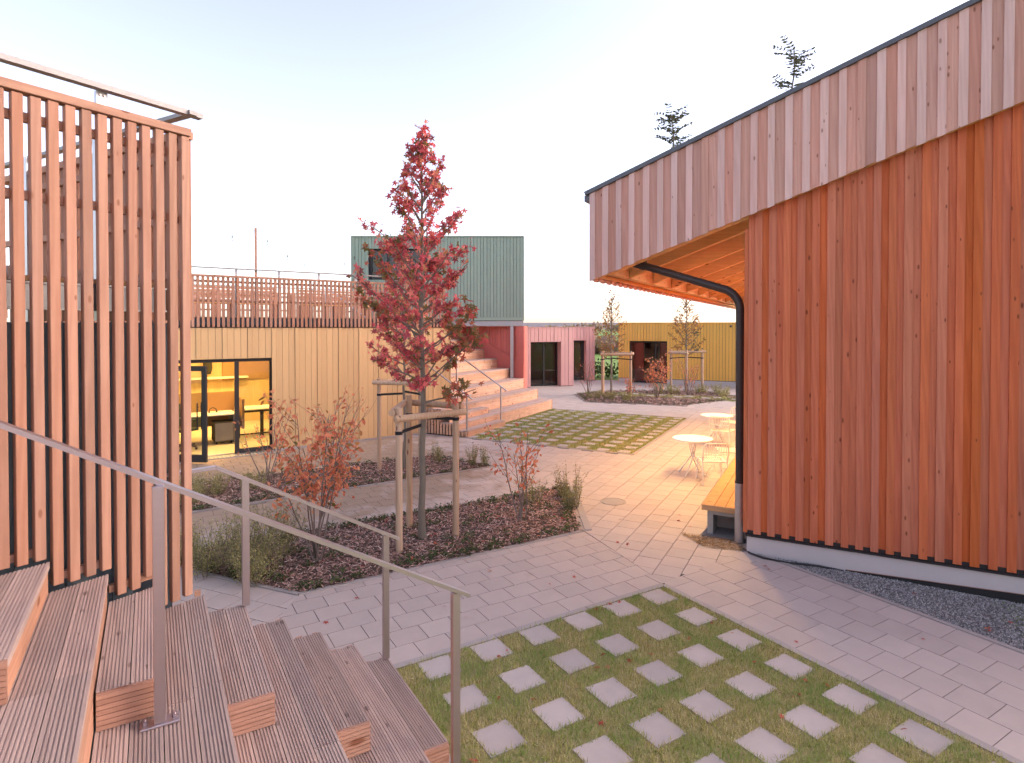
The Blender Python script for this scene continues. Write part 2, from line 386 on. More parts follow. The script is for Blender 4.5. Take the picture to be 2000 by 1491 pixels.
def scatter(name, tv, tf, pos, rot, scl, mat, parent=None, extra=None):
    """many copies of a small template in one mesh"""
    tv = np.array(tv, float); n = len(pos); scl = np.broadcast_to(np.asarray(scl, float).reshape(-1, 1, 1) if np.ndim(scl) else scl, (n, 1, 1)) if np.ndim(scl) < 2 else np.asarray(scl)[:, None, :]
    V = np.einsum('nij,nkj->nki', rot, tv[None] * scl) + np.asarray(pos)[:, None, :]
    k = len(tv); lens = [len(f) for f in tf]
    base = np.concatenate([np.array(f) for f in tf]); idx = (base[None] + (np.arange(n) * k)[:, None]).ravel()
    tot = np.tile(np.array(lens), n); st = np.concatenate([[0], np.cumsum(tot)[:-1]])
    me = bpy.data.meshes.new(name); me.vertices.add(n * k); me.vertices.foreach_set('co', V.ravel())
    me.loops.add(len(idx)); me.loops.foreach_set('vertex_index', idx.astype(np.int32))
    me.polygons.add(len(tot)); me.polygons.foreach_set('loop_start', st.astype(np.int32)); me.polygons.foreach_set('loop_total', tot.astype(np.int32))
    me.update(calc_edges=True); me.validate()
    me.materials.append(M[mat])
    return link(bpy.data.objects.new(name, me), parent)
# leaf templates (flat in xy, tip along +y, a little folded)
def star_leaf():
    v = [(0, .12, 0)]; f = []
    for i in range(5):
        t = math.pi / 2 + (i - 2) * R(58); l = (1.0 if i == 2 else .86 if i in (1, 3) else .62)
        tm = t - R(29); 
        if i == 0: v.append((math.cos(tm) * .20, math.sin(tm) * .20, 0))
        v.append((math.cos(t) * l, .12 + math.sin(t) * l, -.10 * l)); tn = t + R(29)
        v.append((math.cos(tn) * .36, .12 + math.sin(tn) * .36, .02) if i < 4 else (math.cos(tn) * .20, math.sin(tn) * .20, 0))
    for i in range(1, len(v) - 1): f.append((0, i, i + 1))
    return v, f
STAR = star_leaf()
OVAL = ([(0, 0, 0), (.24, .38, .06), (0, .45, 0), (-.24, .38, .06), (.16, .78, .02), (0, 1, -.08), (-.16, .78, .02)], [(0, 1, 2), (0, 2, 3), (1, 4, 5, 2), (2, 5, 6, 3)])
BLADE = ([(-.5, 0, 0), (.5, 0, 0), (0, .25, 1)], [(0, 1, 2)])
CHIP = ([(-.5, -.17, 0), (.5, -.13, .02), (.46, .17, .05), (-.46, .14, .03)], [(0, 1, 2, 3)])
OCTA = ([(1, 0, 0), (0, 1, 0), (-1, .1, 0), (0, -1, .1), (.1, 0, .75), (0, .1, -.7)], [(0, 1, 4), (1, 2, 4), (2, 3, 4), (3, 0, 4), (1, 0, 5), (2, 1, 5), (3, 2, 5), (0, 3, 5)])

# ================================================================== GROUND
g = MB(); n_ = 64
g.v = [(0, 0, -.07)] + [(1600 * math.cos(2 * math.pi * i / n_), 1600 * math.sin(2 * math.pi * i / n_), -.07) for i in range(n_)]
g.f = [(0, 1 + i, 1 + (i + 1) % n_) for i in range(n_)]
tag(g.build('ground', 'meadow'), 'wide green meadow reaching to the horizon behind the buildings', kind='structure')

tag(MB().box(-45, 45, -60, -4.5, -.09, -.055).build('reflection_ground', 'concrete'), 'unseen concrete sheet behind the stair, added to grey the door reflections', kind='structure')  # unseen, added so the glass doors mirror grey instead of green meadow
def pave(name, label, poly, ang, org, row, length, near, excl=(), zoff=0., phase=0., maxn=300):
    """running-bond paving over a convex world polygon: a joint bed, single slabs near the camera, one mass beyond"""
    if area(poly) < 0: poly = poly[::-1]
    base = MB(); base.v = [(x, y, -.014 + zoff) for x, y in poly]; base.f = [tuple(range(len(poly)))]
    bo = tag(base.build(name, 'joint'), label, kind='structure')
    ca, sa = math.cos(ang), math.sin(ang)
    L2 = [((x - org[0]) * ca + (y - org[1]) * sa, -(x - org[0]) * sa + (y - org[1]) * ca) for x, y in poly]
    W = lambda p: (org[0] + p[0] * ca - p[1] * sa, org[1] + p[0] * sa + p[1] * ca)
    xs = [p[0] for p in L2]; ys = [p[1] for p in L2]; gp = .0038
    cand = []
    for j in range(math.floor(min(ys) / row), math.ceil(max(ys) / row)):
        off = (.5 if j % 2 else 0.) * length + phase
        for i in range(math.floor((min(xs) - off) / length), math.ceil((max(xs) - off) / length)):
            x0 = i * length + off; y0 = j * row
            q = [(x0 + gp, y0 + gp), (x0 + length - gp, y0 + gp), (x0 + length - gp, y0 + row - gp), (x0 + gp, y0 + row - gp)]
            c = clip(q, L2)
            if not c or area(c) < .004: continue
            ctr = W((sum(p[0] for p in c) / len(c), sum(p[1] for p in c) / len(c)))
            if any(in1(ctr, e) for e in excl): continue
            cand.append((math.hypot(*ctr), c, ctr, len(c) == 4 and abs(area(c) - area(q)) < 1e-5))
    cand.sort(key=lambda t: t[0])
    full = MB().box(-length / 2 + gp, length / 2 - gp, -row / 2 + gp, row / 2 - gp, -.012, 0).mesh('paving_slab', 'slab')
    rest = MB(); k = 0
    for dist, c, ctr, whole in cand:
        dz = zoff + random.uniform(-.0012, .0012)
        lx, ly = sum(p[0] for p in c) / len(c), sum(p[1] for p in c) / len(c)
        if dist < near and k < maxn:
            k += 1
            if whole: link(bpy.data.objects.new('paving_slab', full), bo, (*ctr, dz), ang)
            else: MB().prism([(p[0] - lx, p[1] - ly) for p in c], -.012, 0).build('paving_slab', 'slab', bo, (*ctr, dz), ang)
        else:
            rest.prism([W(p) for p in c], -.012 + dz, dz)
    if rest.v:
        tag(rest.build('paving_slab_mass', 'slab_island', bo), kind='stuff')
    return bo

FF = [cd(13.75, -4.02), cd(20.1, -4.02), cd(20.1, -8.9), cd(13.75, -8.9)]            # far checkered lawn
BED1 = [ab(1.4, 6.95), ab(5.40, 6.97), ab(6.68, 9.08), ab(-.16, 9.08)]
BED2 = [ab(-.6, 10.90), ab(6.32, 11.22), ab(5.66, 12.93), ab(-.6, 13.0)]
BED3 = [(2.85, 26.7), (2.95, 23.95), (6.5, 22.75), (9.9, 25.2), (8.9, 28.2), (4.5, 28.2)]
NF = [ab(1.72, -1.5), ab(5.06, -1.5), ab(5.06, 5.0), ab(1.72, 5.0)]                   # near checkered lawn
OB = (3.15, 7.98)                                                                   # corner of the timber building
APEX = ab(5.13, 5.06); B1R = ab(5.43, 6.95)
pave('paving_path', 'paved path between the near lawn and the mulch bed', [ab(.2, 5.06), APEX, B1R, ab(1.4, 6.95)], AL, ab(2.117, 5.04), .291, .331, 30, phase=.0)
pave('paving_walk', 'paved walk beside the gravel strip and the timber wall', [ab(5.13, -1.2), ab(6.84, -1.2), ab(6.84, 5.24), ab(5.13, 5.06)], AL + math.pi / 2, ab(5.13, 3.542), .3415, .3065, 30)
pave('paving_corner', 'angled paving beyond the foot of the wooden stair', [ab(1.4, 6.95), ab(-1.3, 10.75), ab(-3, 10.75), ab(-3, 4.9), ab(.1, 4.9)], AL + math.atan2(1.35, -.96), ab(1.4, 6.95), .31, .33, 30, excl=(BED1,))
pave('paving_lane', 'paved lane between the two mulch beds', [ab(-.8, 9.0), ab(6.74, 9.06), ab(6.42, 11.3), ab(-.8, 11.0)], AL, ab(2, 9.1), .30, .33, 30, excl=(BED2,), zoff=-.002)
pave('paving_terrace', 'paving along the yellow office wall', [ab(-3, 12.9), ab(6.42, 11.28), ab(7.42, 14.85), ab(7.25, 15.7), ab(-3, 15.1)], AL, ab(2, 13.0), .30, .33, 14.5, excl=(BED2,), zoff=-.002)
wp = lambda c, d: (OB[0] + c * D1[0] + d * D2[0], OB[1] + c * D1[1] + d * D2[1])
pave('paving_plaza', 'paved plaza between the beds and the timber veranda', [APEX, ab(6.86, 5.24), wp(26, .2), (10, 34), (-8.9, 34)], TH2, wp(0, 0), .312, .33, 12.5, excl=(FF, BED3, BED1, BED2, [cd(13.9, -8.9), cd(20.0, -8.9), cd(20.0, -16), cd(13.9, -16)], [ab(-3, 9.0), ab(6.70, 9.06), ab(6.36, 11.3), ab(-3, 11.0)], [ab(-3, 12.9), ab(6.36, 11.25), ab(7.36, 14.85), ab(7.25, 22), ab(-3, 22)], [(-9, 23), (.3, 23), (.3, 40), (-9, 40)]), zoff=0.)

def kerb_line(name, pts, wd=.05, top=.012, closed=True, seg=1.0, mat='kerb_stone', label=None):
    """edging stones laid end to end along a polyline; each stone a piece of its own"""
    root = empty(name, (*pts[0], 0), 0, label, None, None, 'structure')
    pl = list(pts) + ([pts[0]] if closed else [])
    for (x0, y0), (x1, y1) in zip(pl[:-1], pl[1:]):
        L = math.hypot(x1 - x0, y1 - y0); k = max(1, round(L / seg)); t = math.atan2(y1 - y0, x1 - x0)
        for i in range(k):
            f = (i + .5) / k
            o = shared(root, 'kerb_stone', mat, (round(L / k - .006, 3), wd, .10), (x0 + (x1 - x0) * f - pts[0][0], y0 + (y1 - y0) * f - pts[0][1], top - .05 + random.uniform(-.001, .001)), t)
    return root
kerb_line('kerb_lawn', [ab(1.72, 5.02), ab(5.09, 5.02), ab(5.09, -1.4)], .075, .008, False, label='narrow concrete edging round the near checkered lawn')
kerb_line('kerb_gravel', [ab(6.87, 5.1), ab(6.87, -1.2)], .05, .01, False, label='thin concrete edging between the walk and the gravel strip')
kerb_line('kerb_bed', BED1, .055, .016, label='concrete edging round the mulch bed with the red tree')
kerb_line('kerb_bed', BED2, .055, .016, label='concrete edging round the mulch bed nearer the yellow office')
kerb_line('kerb_bed', BED3, .06, .016, label='concrete edging round the distant planting bed')
kerb_line('kerb_lawn', [FF[0], FF[1], FF[2]], .06, .01, False, label='concrete edging of the checkered lawn below the far stair')
kerb_line('kerb_lawn', [FF[3], FF[0]], .06, .01, False, label='concrete edging of the far checkered lawn facing the mulch beds')
# wide stone strip at the plaza end of the bed
tag(MB().prism([ab(5.46, 6.97), ab(5.56, 6.93), ab(6.86, 9.06), ab(6.74, 9.08)], -.02, .014).build('kerb_strip', 'kerb_stone'), 'flat stone strip along the plaza end of the mulch bed', kind='structure')

# ------------------------------------------------------------------ checkered lawns
def blades(name, poly, n, excl_fn, h, wd, label):
    P = rand_in(poly, n); keep = excl_fn(P); P = P[keep]; m = len(P)
    # short tufts: clumped density
    hh = h * (.45 + rng.random(m) * .9); pos = np.c_[P, np.full(m, -.004)]
    rot = rotmats(m, np.abs(rng.normal(0, .55, m)))
    sc = np.stack([np.full(m, wd) * (.7 + .6 * rng.random(m)), hh, hh], 1)
    o = scatter(name, *BLADE, pos, rot, sc, 'grass')
    return tag(o, label, 'grass', kind='stuff')
def checker(name, label, org, ang, pitch, tile, cols, rows, poly, topz, nb, h, wd, skip=(), jitter=0.):
    base = MB().prism(poly if area(poly) > 0 else poly[::-1], -.05, -.002)
    bo = tag(base.build(name, 'lawn_soil'), label, kind='structure')
    ca, sa = math.cos(ang), math.sin(ang)
    me = MB().prism([(-tile / 2, -tile / 2), (tile / 2, -tile / 2), (tile / 2, tile / 2), (-tile / 2, tile / 2)], -.03, 0).mesh('paving_slab', 'slab_pale')
    cs = []
    for i in range(cols):
        for j in range(rows):
            if (i, j) in skip: continue
            x = i * pitch + tile / 2; y = j * pitch + tile / 2
            p = (org[0] + x * ca - y * sa, org[1] + x * sa + y * ca); cs.append(p)
            link(bpy.data.objects.new('paving_slab', me), bo, (*p, topz + random.uniform(-.003, .003)), ang + random.uniform(-.012, .012))
    C = np.array(cs)
    def free(P):
        D = P[:, None, :] - C[None]; lx = np.abs(D[..., 0] * ca + D[..., 1] * sa); ly = np.abs(-D[..., 0] * sa + D[..., 1] * ca)
        m = tile / 2 - .024 * rng.random((len(P), 1))
        return ~((lx < m) & (ly < m)).any(1)
    blades('grass', poly, nb, free, h, wd, label.replace('ground', 'grass'))
    return cs
NFC = [ab(1.74, 0.6), ab(5.05, 0.6), ab(5.05, 4.98), ab(1.74, 4.98)]
near_tiles = checker('lawn_near', 'short grass between square slabs beside the near wooden stair', ab(4.955, 4.965), AL - math.pi, .530, .300, 7, 9, NFC, .008, 120000, .046, .0055)
far_tiles = checker('lawn_far', 'short grass between square slabs below the far stair', cd(20.0, -4.14), TH2 + math.pi / 2, .533, .30, 9, 12, [cd(13.80, -4.06), cd(20.05, -4.06), cd(20.05, -8.88), cd(13.80, -8.88)][::-1], .008, 70000, .045, .012)

# ------------------------------------------------------------------ planting beds: mulch, ground cover
def bed(name, label, poly, nchip, clabel, ncov, size=.05, cov=.0, zs=.012):
    tag(MB().prism(poly if area(poly) > 0 else poly[::-1], -.06, zs).build(name, 'soil'), label, kind='structure')
    P = rand_in(poly, nchip); m = len(P)
    pos = np.c_[P, zs + .002 + rng.random(m) * .03]
    sc = np.stack([size * (.5 + 1.3 * rng.random(m) ** 2), size * (.5 + .6 * rng.random(m)), np.full(m, size)], 1)
    tag(scatter('mulch', *CHIP, pos, rotmats(m, np.abs(rng.normal(0, .35, m))), sc, 'mulch'), clabel, 'mulch', kind='stuff')
    if ncov:
        cl = rand_in(poly, max(6, ncov // 90)); e = np.array(poly); edge = []
        for i in range(len(poly)):
            a, b = e[i], e[(i + 1) % len(poly)]; c0 = e.mean(0)
            for t in np.linspace(.03, .97, int(np.linalg.norm(b - a) / .22)):
                q = a + (b - a) * t; q = q + (c0 - q) / np.linalg.norm(c0 - q) * (.08 + .12 * random.random()); edge.append(q)
        edge = np.array(edge); edge = edge[rng.random(len(edge)) < .8]
        ctr = np.vstack([cl, edge, edge]); idx = rng.integers(0, len(ctr), ncov)
        P = ctr[idx] + rng.normal(0, .055, (ncov, 2)); P = P[inside(P, poly)]; m = len(P)
        pos = np.c_[P, zs + .01 + rng.random(m) * .055]
        tag(scatter('ground_cover', *OVAL, pos, rotmats(m, np.abs(rng.normal(.5, .4, m))), .03 + .025 * rng.random(m), 'leaf_cover'), clabel.replace('bark mulch', 'green ground cover'), 'ground cover', kind='stuff')
bed('bed_near', 'planting bed round the red tree', BED1, 15000, 'bark mulch over the bed with the red tree', 5200, .05)
bed('bed_office', 'planting bed in front of the yellow office', BED2, 11000, 'bark mulch over the bed in front of the yellow office', 3200, .055)
bed('bed_far', 'planting bed in the far plaza', BED3, 9000, 'bark mulch over the far plaza bed', 2500, .09)
# grassy stepping strip inside the far bed
for i in range(9):
    tag(MB().box(-.16, .16, -.16, .16, -.01, .01).build('stepping_slab', 'slab_pale', None, (4.9 + .53 * i, 26.4 - .23 * i + (.3 if i % 2 else -.1), .045), TH2), 'pale square stepping slab in a row across the far planting bed', 'slab', 'stepping slabs in the far bed')
blades('grass', [(4.2, 26.9), (4.2, 26.2), (9.3, 24.0), (9.7, 25.2), (5, 27.2)], 9000, lambda P: np.ones(len(P), bool), .07, .02, 'grassy strip round the stepping slabs of the far bed')

# ------------------------------------------------------------------ gravel strip beside the timber wall
GR = [ab(6.90, 5.22), ab(6.90, -1.2), (OB[0] + 6.2 * D2[0], OB[1] + 6.2 * D2[1]), (OB[0] - .02 * D2[0], OB[1] - .02 * D2[1])]
def gz(P):
    dx = (P[:, 0] - OB[0]) * D2[0] + (P[:, 1] - OB[1]) * D2[1]; a = P[:, 0] * UV[0] + P[:, 1] * UV[1]
    return -.012 - .052 * np.clip((dx - .7) / 2.0, 0, 2.2) * np.clip((a - 6.9) / .5, 0, 1)
gb = MB(); NXG, NYG = 24, 8
for i in range(NXG + 1):
    for j in range(NYG + 1):
        t, q = i / NXG, j / NYG
        e0 = np.array(GR[0]) * (1 - t) + np.array(GR[1]) * t; e1 = np.array(GR[3]) * (1 - t) + np.array(GR[2]) * t; pt = e0 * (1 - q) + e1 * q
        gb.v.append((float(pt[0]), float(pt[1]), float(gz(pt[None])[0]) - .010))
gb.f = [(i * (NYG + 1) + j, (i + 1) * (NYG + 1) + j, (i + 1) * (NYG + 1) + j + 1, i * (NYG + 1) + j + 1) for i in range(NXG) for j in range(NYG)]
# sheet deep enough to carry the stones
gravel = tag(gb.build('gravel_bed', 'gravel_bed'), 'grey gravel strip along the timber wall', kind='structure')
P = rand_in([ab(6.90, 5.22), ab(6.90, 1.2), (OB[0] + 3.6 * D2[0], OB[1] + 3.6 * D2[1]), (OB[0], OB[1])], 21000)
P = P[((P[:, 0] - OB[0]) * D1[0] + (P[:, 1] - OB[1]) * D1[1]) < -.03]
sc = np.stack([.008 + .007 * rng.random(len(P)), .007 + .006 * rng.random(len(P)), .006 + .004 * rng.random(len(P))], 1)
tag(scatter('gravel', *OCTA, np.c_[P, gz(P) - .004 + .008 * rng.random(len(P))], rotmats(len(P)), sc, 'stone'), 'loose grey gravel beside the rendered plinth', 'gravel', kind='stuff')

# ================================================================== NEAR WOODEN STAIR (frame a, b)
st = empty('timber_stair', (0, 0, 0), AL, 'wide wooden seat stair of grooved planks descending to the near lawn', 'stair')
LSL = .486                                           # the slatted screen cuts the treads obliquely
def blat(a): return 4.79 + LSL * (a - .245)
def plank_mesh(wd, b0, b1, s0, s1, th, grooves, mat):
    """plank along y with grooves on top; ends cut at slopes s0/s1 (dy per dx); its own centre is the origin"""
    prof = []; x = -wd / 2; edge = .010; gw = .0075; dp = .006
    prof.append((x, 0)); 
    stp = (wd - 2 * edge) / grooves if grooves else 0
    for i in range(grooves):
        x0 = -wd / 2 + edge + stp * i + (stp - gw) / 2
        prof += [(x0, 0), (x0 + .0012, -dp), (x0 + gw - .0012, -dp), (x0 + gw, 0)]
    prof.append((wd / 2, 0)); prof += [(wd / 2, -th), (-wd / 2, -th)]
    n = len(prof); m = MB(); L = (b1 - b0) / 2
    m.v = [(x, -L + s0 * x, z) for x, z in prof] + [(x, L + s1 * x, z) for x, z in prof]
    m.f = [(i, (i + 1) % n, n + (i + 1) % n, n + i)[::-1] for i in range(n)] + [tuple(range(n)), tuple(reversed(range(n, 2 * n)))]
    return m.mesh('plank', mat)
def nos(k): return 1.715 - .279 * (k - 1)
PW = .139
for k in range(2, 15, 2):                             # seat tiers
    z = .18 * k; a1 = nos(k)
    for i in range(4):
        ac = a1 - PW / 2 - i * (PW + .0015)
        far = 4.91 + random.uniform(-.006, .006); s1 = 0.
        if ac < .245 + .05: far = min(far, blat(ac) - .012); s1 = LSL if far < 4.9 else 0.
        if ac < -2.2: far = 3.2; s1 = 0.
        js = [3.30 - .10 * (i % 2) + (.28 if k == 6 else 0.), .55 + .5 * (i % 2), -2.2]
        b1 = far; ss = s1
        for jn in js:
            if b1 - jn < .3: continue
            link(bpy.data.objects.new('plank', plank_mesh(PW - .003, jn + .002, b1, 0., ss, .038, 7, 'tread_wood')), st, (ac, (jn + .002 + b1) / 2, z + random.uniform(-.0015, .0015)))
            b1 = jn - .002; ss = 0.
    far = min(4.90, blat(a1 - .03) - .02)
    for r_ in range(2):                               # two riser boards under the nosing
        piece(st, 'riser_board', 'riser_wood', a1 - .045, a1 - .008, -2.2, far - .004, z - .36 + .004 + r_ * .161, z - .36 + .16 + r_ * .161)
    piece(st, 'bearer', 'riser_wood', a1 - .56, a1 - .05, far - .07, far - .03, z - .32, z - .042)
BE = {1: 3.66, 3: 3.62, 5: 3.62, 7: 3.42, 9: 3.18, 11: 3.05}
for k, b0 in BE.items():                              # half-height walking steps standing on the tiers
    z = .18 * k; a1 = nos(k)
    for i in range(2):
        ac = a1 - PW / 2 - i * (PW + .0015); far = 4.91; s1 = 0.
        if ac < .29: far = min(far, blat(ac) - .012); s1 = LSL
        link(bpy.data.objects.new('plank', plank_mesh(PW - .003, b0 + .028, far, 0., s1, .038, 7, 'tread_wood')), st, (ac, (b0 + .028 + far) / 2, z))
    far = min(4.90, blat(a1 - .03) - .02)
    piece(st, 'riser_board', 'riser_wood', a1 - .040, a1 - .008, b0 + .028, far, z - .178, z - .042)
    # end boards: grooved face towards the seat tiers
    e = MB(); e.box(a1 - .275, a1 - .004, b0 + .006, b0 + .026, z - .178, z - .003); nrow = 7
    for r_ in range(nrow): e.box(a1 - .276, a1 - .003, b0, b0 + .0062, z - .177 + r_ * .0248, z - .177 + r_ * .0248 + .0205)
    e.build('end_board', 'block_end_wood', st, centre=True)
# exposed bearer ends beyond the planks at the far side
for k in range(1, 7):
    for i in range(2): piece(st, 'bearer_end', 'riser_wood', nos(k) - .06 - .13 * i, nos(k) - .02 - .13 * i, 4.905, 4.935, .18 * k - .045, .18 * k - .008)

def handrail(name, label, pts, posts, frame_rz, plates):
    """flat stainless handrail on square posts"""
    r = empty(name, (*ab(posts[0][0], posts[0][1]), posts[0][2]), frame_rz, label, 'handrail')
    ox, oy, oz = posts[0][0], posts[0][1], posts[0][2]
    rb = MB()
    for p, q in zip(pts[:-1], pts[1:]):
        rb.bar((p[0] - ox, p[1] - oy, p[2] - oz), (q[0] - ox, q[1] - oy, q[2] - oz), .052, .022)
    rb.build('rail', 'stainless', r)
    for (a, b, z0, z1), pl in zip(posts, plates):
        piece(r, 'post', 'stainless', a - ox - .026, a - ox + .026, b - oy - .020, b - oy + .020, z0 - oz + .012, z1 - oz, bevel=.003)
        if pl:
            o = piece(r, 'base_plate', 'stainless', a - ox - .085, a - ox + .085, b - oy - .035, b - oy + .045, z0 - oz, z0 - oz + .012, bevel=.003)
            for s_ in (-1, 1): MB().tube([(s_ * .062, .005, .006), (s_ * .062, .005, .022)], .013, 6).tube([(s_ * .062, .005, .02), (s_ * .062, .005, .034)], .008, 8).build('bolt', 'stainless', o, smooth=True)
    return r
zf = lambda a: 2.262 - .56 * a
handrail('stair_handrail', 'stainless handrail in front, its post bolted to the grooved treads', [(-.95, 3.38, zf(-.95)), (1.715, 3.38, zf(1.715))],
         [(.025, 3.34, 1.08, zf(.025) - .012), (1.625, 3.38, 0.0, zf(1.625) - .012)], AL, (1, 0))
handrail('stair_handrail', 'stainless handrail with a bent top end along the far edge of the near stair', [(.05, 4.86, 1.955), (.40, 4.86, 1.975), (1.80, 4.86, 1.195)],
         [(.60, 4.87, .90, 1.86), (1.69, 4.87, .18, 1.245)], AL, (0, 0))

# ================================================================== SLATTED SCREEN AT THE NEAR STAIR
LD = (-.545, -.839); LRZ = math.atan2(LD[1], LD[0])           # local x runs from the corner along the screen towards the left
C0 = ab(.245, 4.80)
scr = empty('slatted_screen', (*C0, 0), LRZ, 'tall screen of upright larch slats beside the near stair', 'screen')
SP = .0865
tops = 4.335
for i in range(26):
    x = .028 + i * SP
    aw, bw = to_ab(C0[0] + LD[0] * x, C0[1] + LD[1] * x)
    k = int(max(1, math.floor((1.715 - aw) / .279) + 1)); z0 = .18 * k + (.012 if i % 3 else .02)
    if i in (1,): z0 += .0
    if i in (3,): z0 += .05
    piece(scr, 'slat', 'larch_screen', x - .027, x + .027, -.045, .0, z0, tops + random.uniform(-.004, .004), bevel=.003)
piece(scr, 'top_rail', 'larch_rail', -.01, 2.25, -.075, .012, tops + .006, tops + .058, bevel=.003)
for z in (4.19, 3.74): piece(scr, 'cross_rail', 'larch_rail', 0., 2.25, -.09, -.047, z, z + .052)
for k in range(7, 11):                               # short foot rails following the steps
    a1, a0 = nos(k) - .02, nos(k) - .26; x0 = (.245 - a1) / .899; x1 = (.245 - a0) / .899
    piece(scr, 'foot_rail', 'larch_rail', max(.0, x0), x1, -.085, -.047, .18 * k + .03, .18 * k + .075)
rl = MB(); rl.bar((-.10, -.03, 4.512), (2.3, -.03, 4.512), .06, .034); rl.build('guard_rail', 'grey_steel', scr)
for x in (.52, 1.75):
    piece(scr, 'rail_post', 'galvanised', x - .03, x + .03, -.103, -.093, 3.05, 4.50)
    br = piece(scr, 'bracket', 'galvanised', x - .032, x + .032, -.09, -.068, 4.40, 4.50)
    for s_ in (-1, 1): MB().tube([(s_ * .012, .010, .025), (s_ * .012, .020, .025)], .007, 6).build('bolt', 'stainless', br)
# the screen turns the corner and runs back as a terrace guard
RT = math.atan2(.485, -.875)
ret = empty('slatted_screen', (*C0, 0), RT, 'terrace guard of larch slats running back from the screen corner', 'screen')
for i in range(26):
    x = .09 + i * .105
    piece(ret, 'slat', 'larch_screen', x - .027, x + .027, -.050, -.006, 3.05, tops)
piece(ret, 'top_rail', 'larch_rail', .05, 2.9, -.06, .02, tops + .006, tops + .058)
for z in (4.19, 3.74, 3.35): piece(ret, 'cross_rail', 'larch_rail', .06, 2.9, -.004, .035, z, z + .05)
MB().bar((-.02, -.02, 4.510), (2.9, -.02, 4.510), .058, .028).build('guard_rail', 'grey_steel', ret)
for x in (1.15, 2.3): piece(ret, 'rail_post', 'galvanised', x - .03, x + .03, .037, .047, 3.05, 4.50)

# slate-coloured building behind the screen
sb = empty('slate_building', (*C0, 0), LRZ, 'dark slate painted wall and galvanised beam behind the slatted screen', 'building')
for i in range(18):
    x = .06 + i * .13
    piece(sb, 'board', 'paint_slate', x + .0015, x + .1285, -.185 - (.006 if i % 2 else 0), -.16, -.02, 3.03)
ca, sa = math.cos(RT - LRZ), math.sin(RT - LRZ)
for i in range(22):
    x = .10 + i * .13; o = piece(sb, 'board', 'paint_slate', x + .16, x + .286, .10, .125, -.02, 3.03)
    l = o.location.copy(); o.location = (l.x * ca - l.y * sa + .02, l.x * sa + l.y * ca + .02, l.z); o.rotation_euler[2] = RT - LRZ
piece(sb, 'beam', 'galvanised', .10, 2.3, -.24, -.14, 3.12, 3.26)
piece(sb, 'beam_flange', 'galvanised', .10, 2.3, -.24, -.122, 3.262, 3.274); piece(sb, 'beam_flange', 'galvanised', .10, 2.3, -.24, -.122, 3.106, 3.118)
pl = [(.12, .13), (2.3, .13)]
deckp = [(.14, -.16), (2.3, -.16), (2.3 + 2.6 * ca, -.16 + 2.6 * sa), (.14 + 2.6 * ca, -.16 + 2.6 * sa)]
if area(deckp) < 0: deckp = deckp[::-1]
MB().prism(deckp, 3.28, 3.31).build('deck', 'deck_wood', sb)
for i in range(7):
    x = .25 + i * .34; piece(sb, 'joist', 'tread_wood', x, x + .06, -.25, -.14, 3.28, 3.36)

# ================================================================== YELLOW OFFICE (local x along the wall, y into the building)
YRZ = R(35.2); Y0 = (-6.97, 13.64)
yb = empty('office_building', (*Y0, 0), YRZ, 'single storey yellow timber office with a lit glazed door', 'building')
X0, X1, OX0, OX1, OZ = -3.4, 6.35, -.90, 1.46, 2.262
x = X0; i = 0; random.seed(3)
while x < X1 - .02:
    wd = .148 if i % 4 else .10
    nx = min(x + wd, X1)
    for lim in (OX0, OX1):
        if x < lim - .01 < nx - .01: nx = lim if lim - x > .05 else nx
    over = x >= OX0 - .01 and nx <= OX1 + .01
    dpt = (.0 if i % 4 else -.012)
    piece(yb, 'board', 'paint_yellow', x + .003, nx - .003, -.024 + dpt, .0, (OZ + .004) if over else .055, 2.985)
    x = nx; i += 1
piece(yb, 'wall', 'paint_slate', X0, OX0 - .06, .002, .2, 0, 2.98); piece(yb, 'wall', 'paint_slate', OX1 + .06, X1, .002, .2, 0, 2.98); piece(yb, 'wall', 'paint_slate', OX0 - .058, OX1 + .058, .002, .2, OZ + .06, 2.98)
piece(yb, 'reveal', 'paint_yellow', OX1 + .002, OX1 + .02, -.02, .10, .05, OZ); piece(yb, 'reveal', 'paint_yellow', OX0 - .02, OX0 - .002, -.02, .10, .05, OZ)
piece(yb, 'plinth', 'galvanised', OX1 + .03, X1, -.032, -.002, -.02, .052); piece(yb, 'plinth', 'galvanised', X0, OX0 - .03, -.032, -.002, -.02, .052)
sill = piece(yb, 'threshold_grate', 'galvanised', OX0, OX1, -.22, .06, -.02, .022)
for k in range(26): piece(sill, 'grate_bar', 'grey_steel', -1.1 + k * .085, -1.085 + k * .085, -.135, .06, .0215, .026)
fr = piece(yb, 'door_frame', 'black_metal', OX0, OX1, .05, .11, OZ - .075, OZ)
for a, b in ((OX0 + .0, OX0 + .07), (.605, .70), (OX1 - .075, OX1)): piece(yb, 'door_frame', 'black_metal', a, b, .05, .11, .03, OZ - .077)
piece(yb, 'door_frame', 'black_metal', .702, OX1 - .077, .05, .11, .03, .13)
piece(yb, 'window_pane', 'glass', .702, OX1 - .077, .075, .085, .132, OZ - .077)
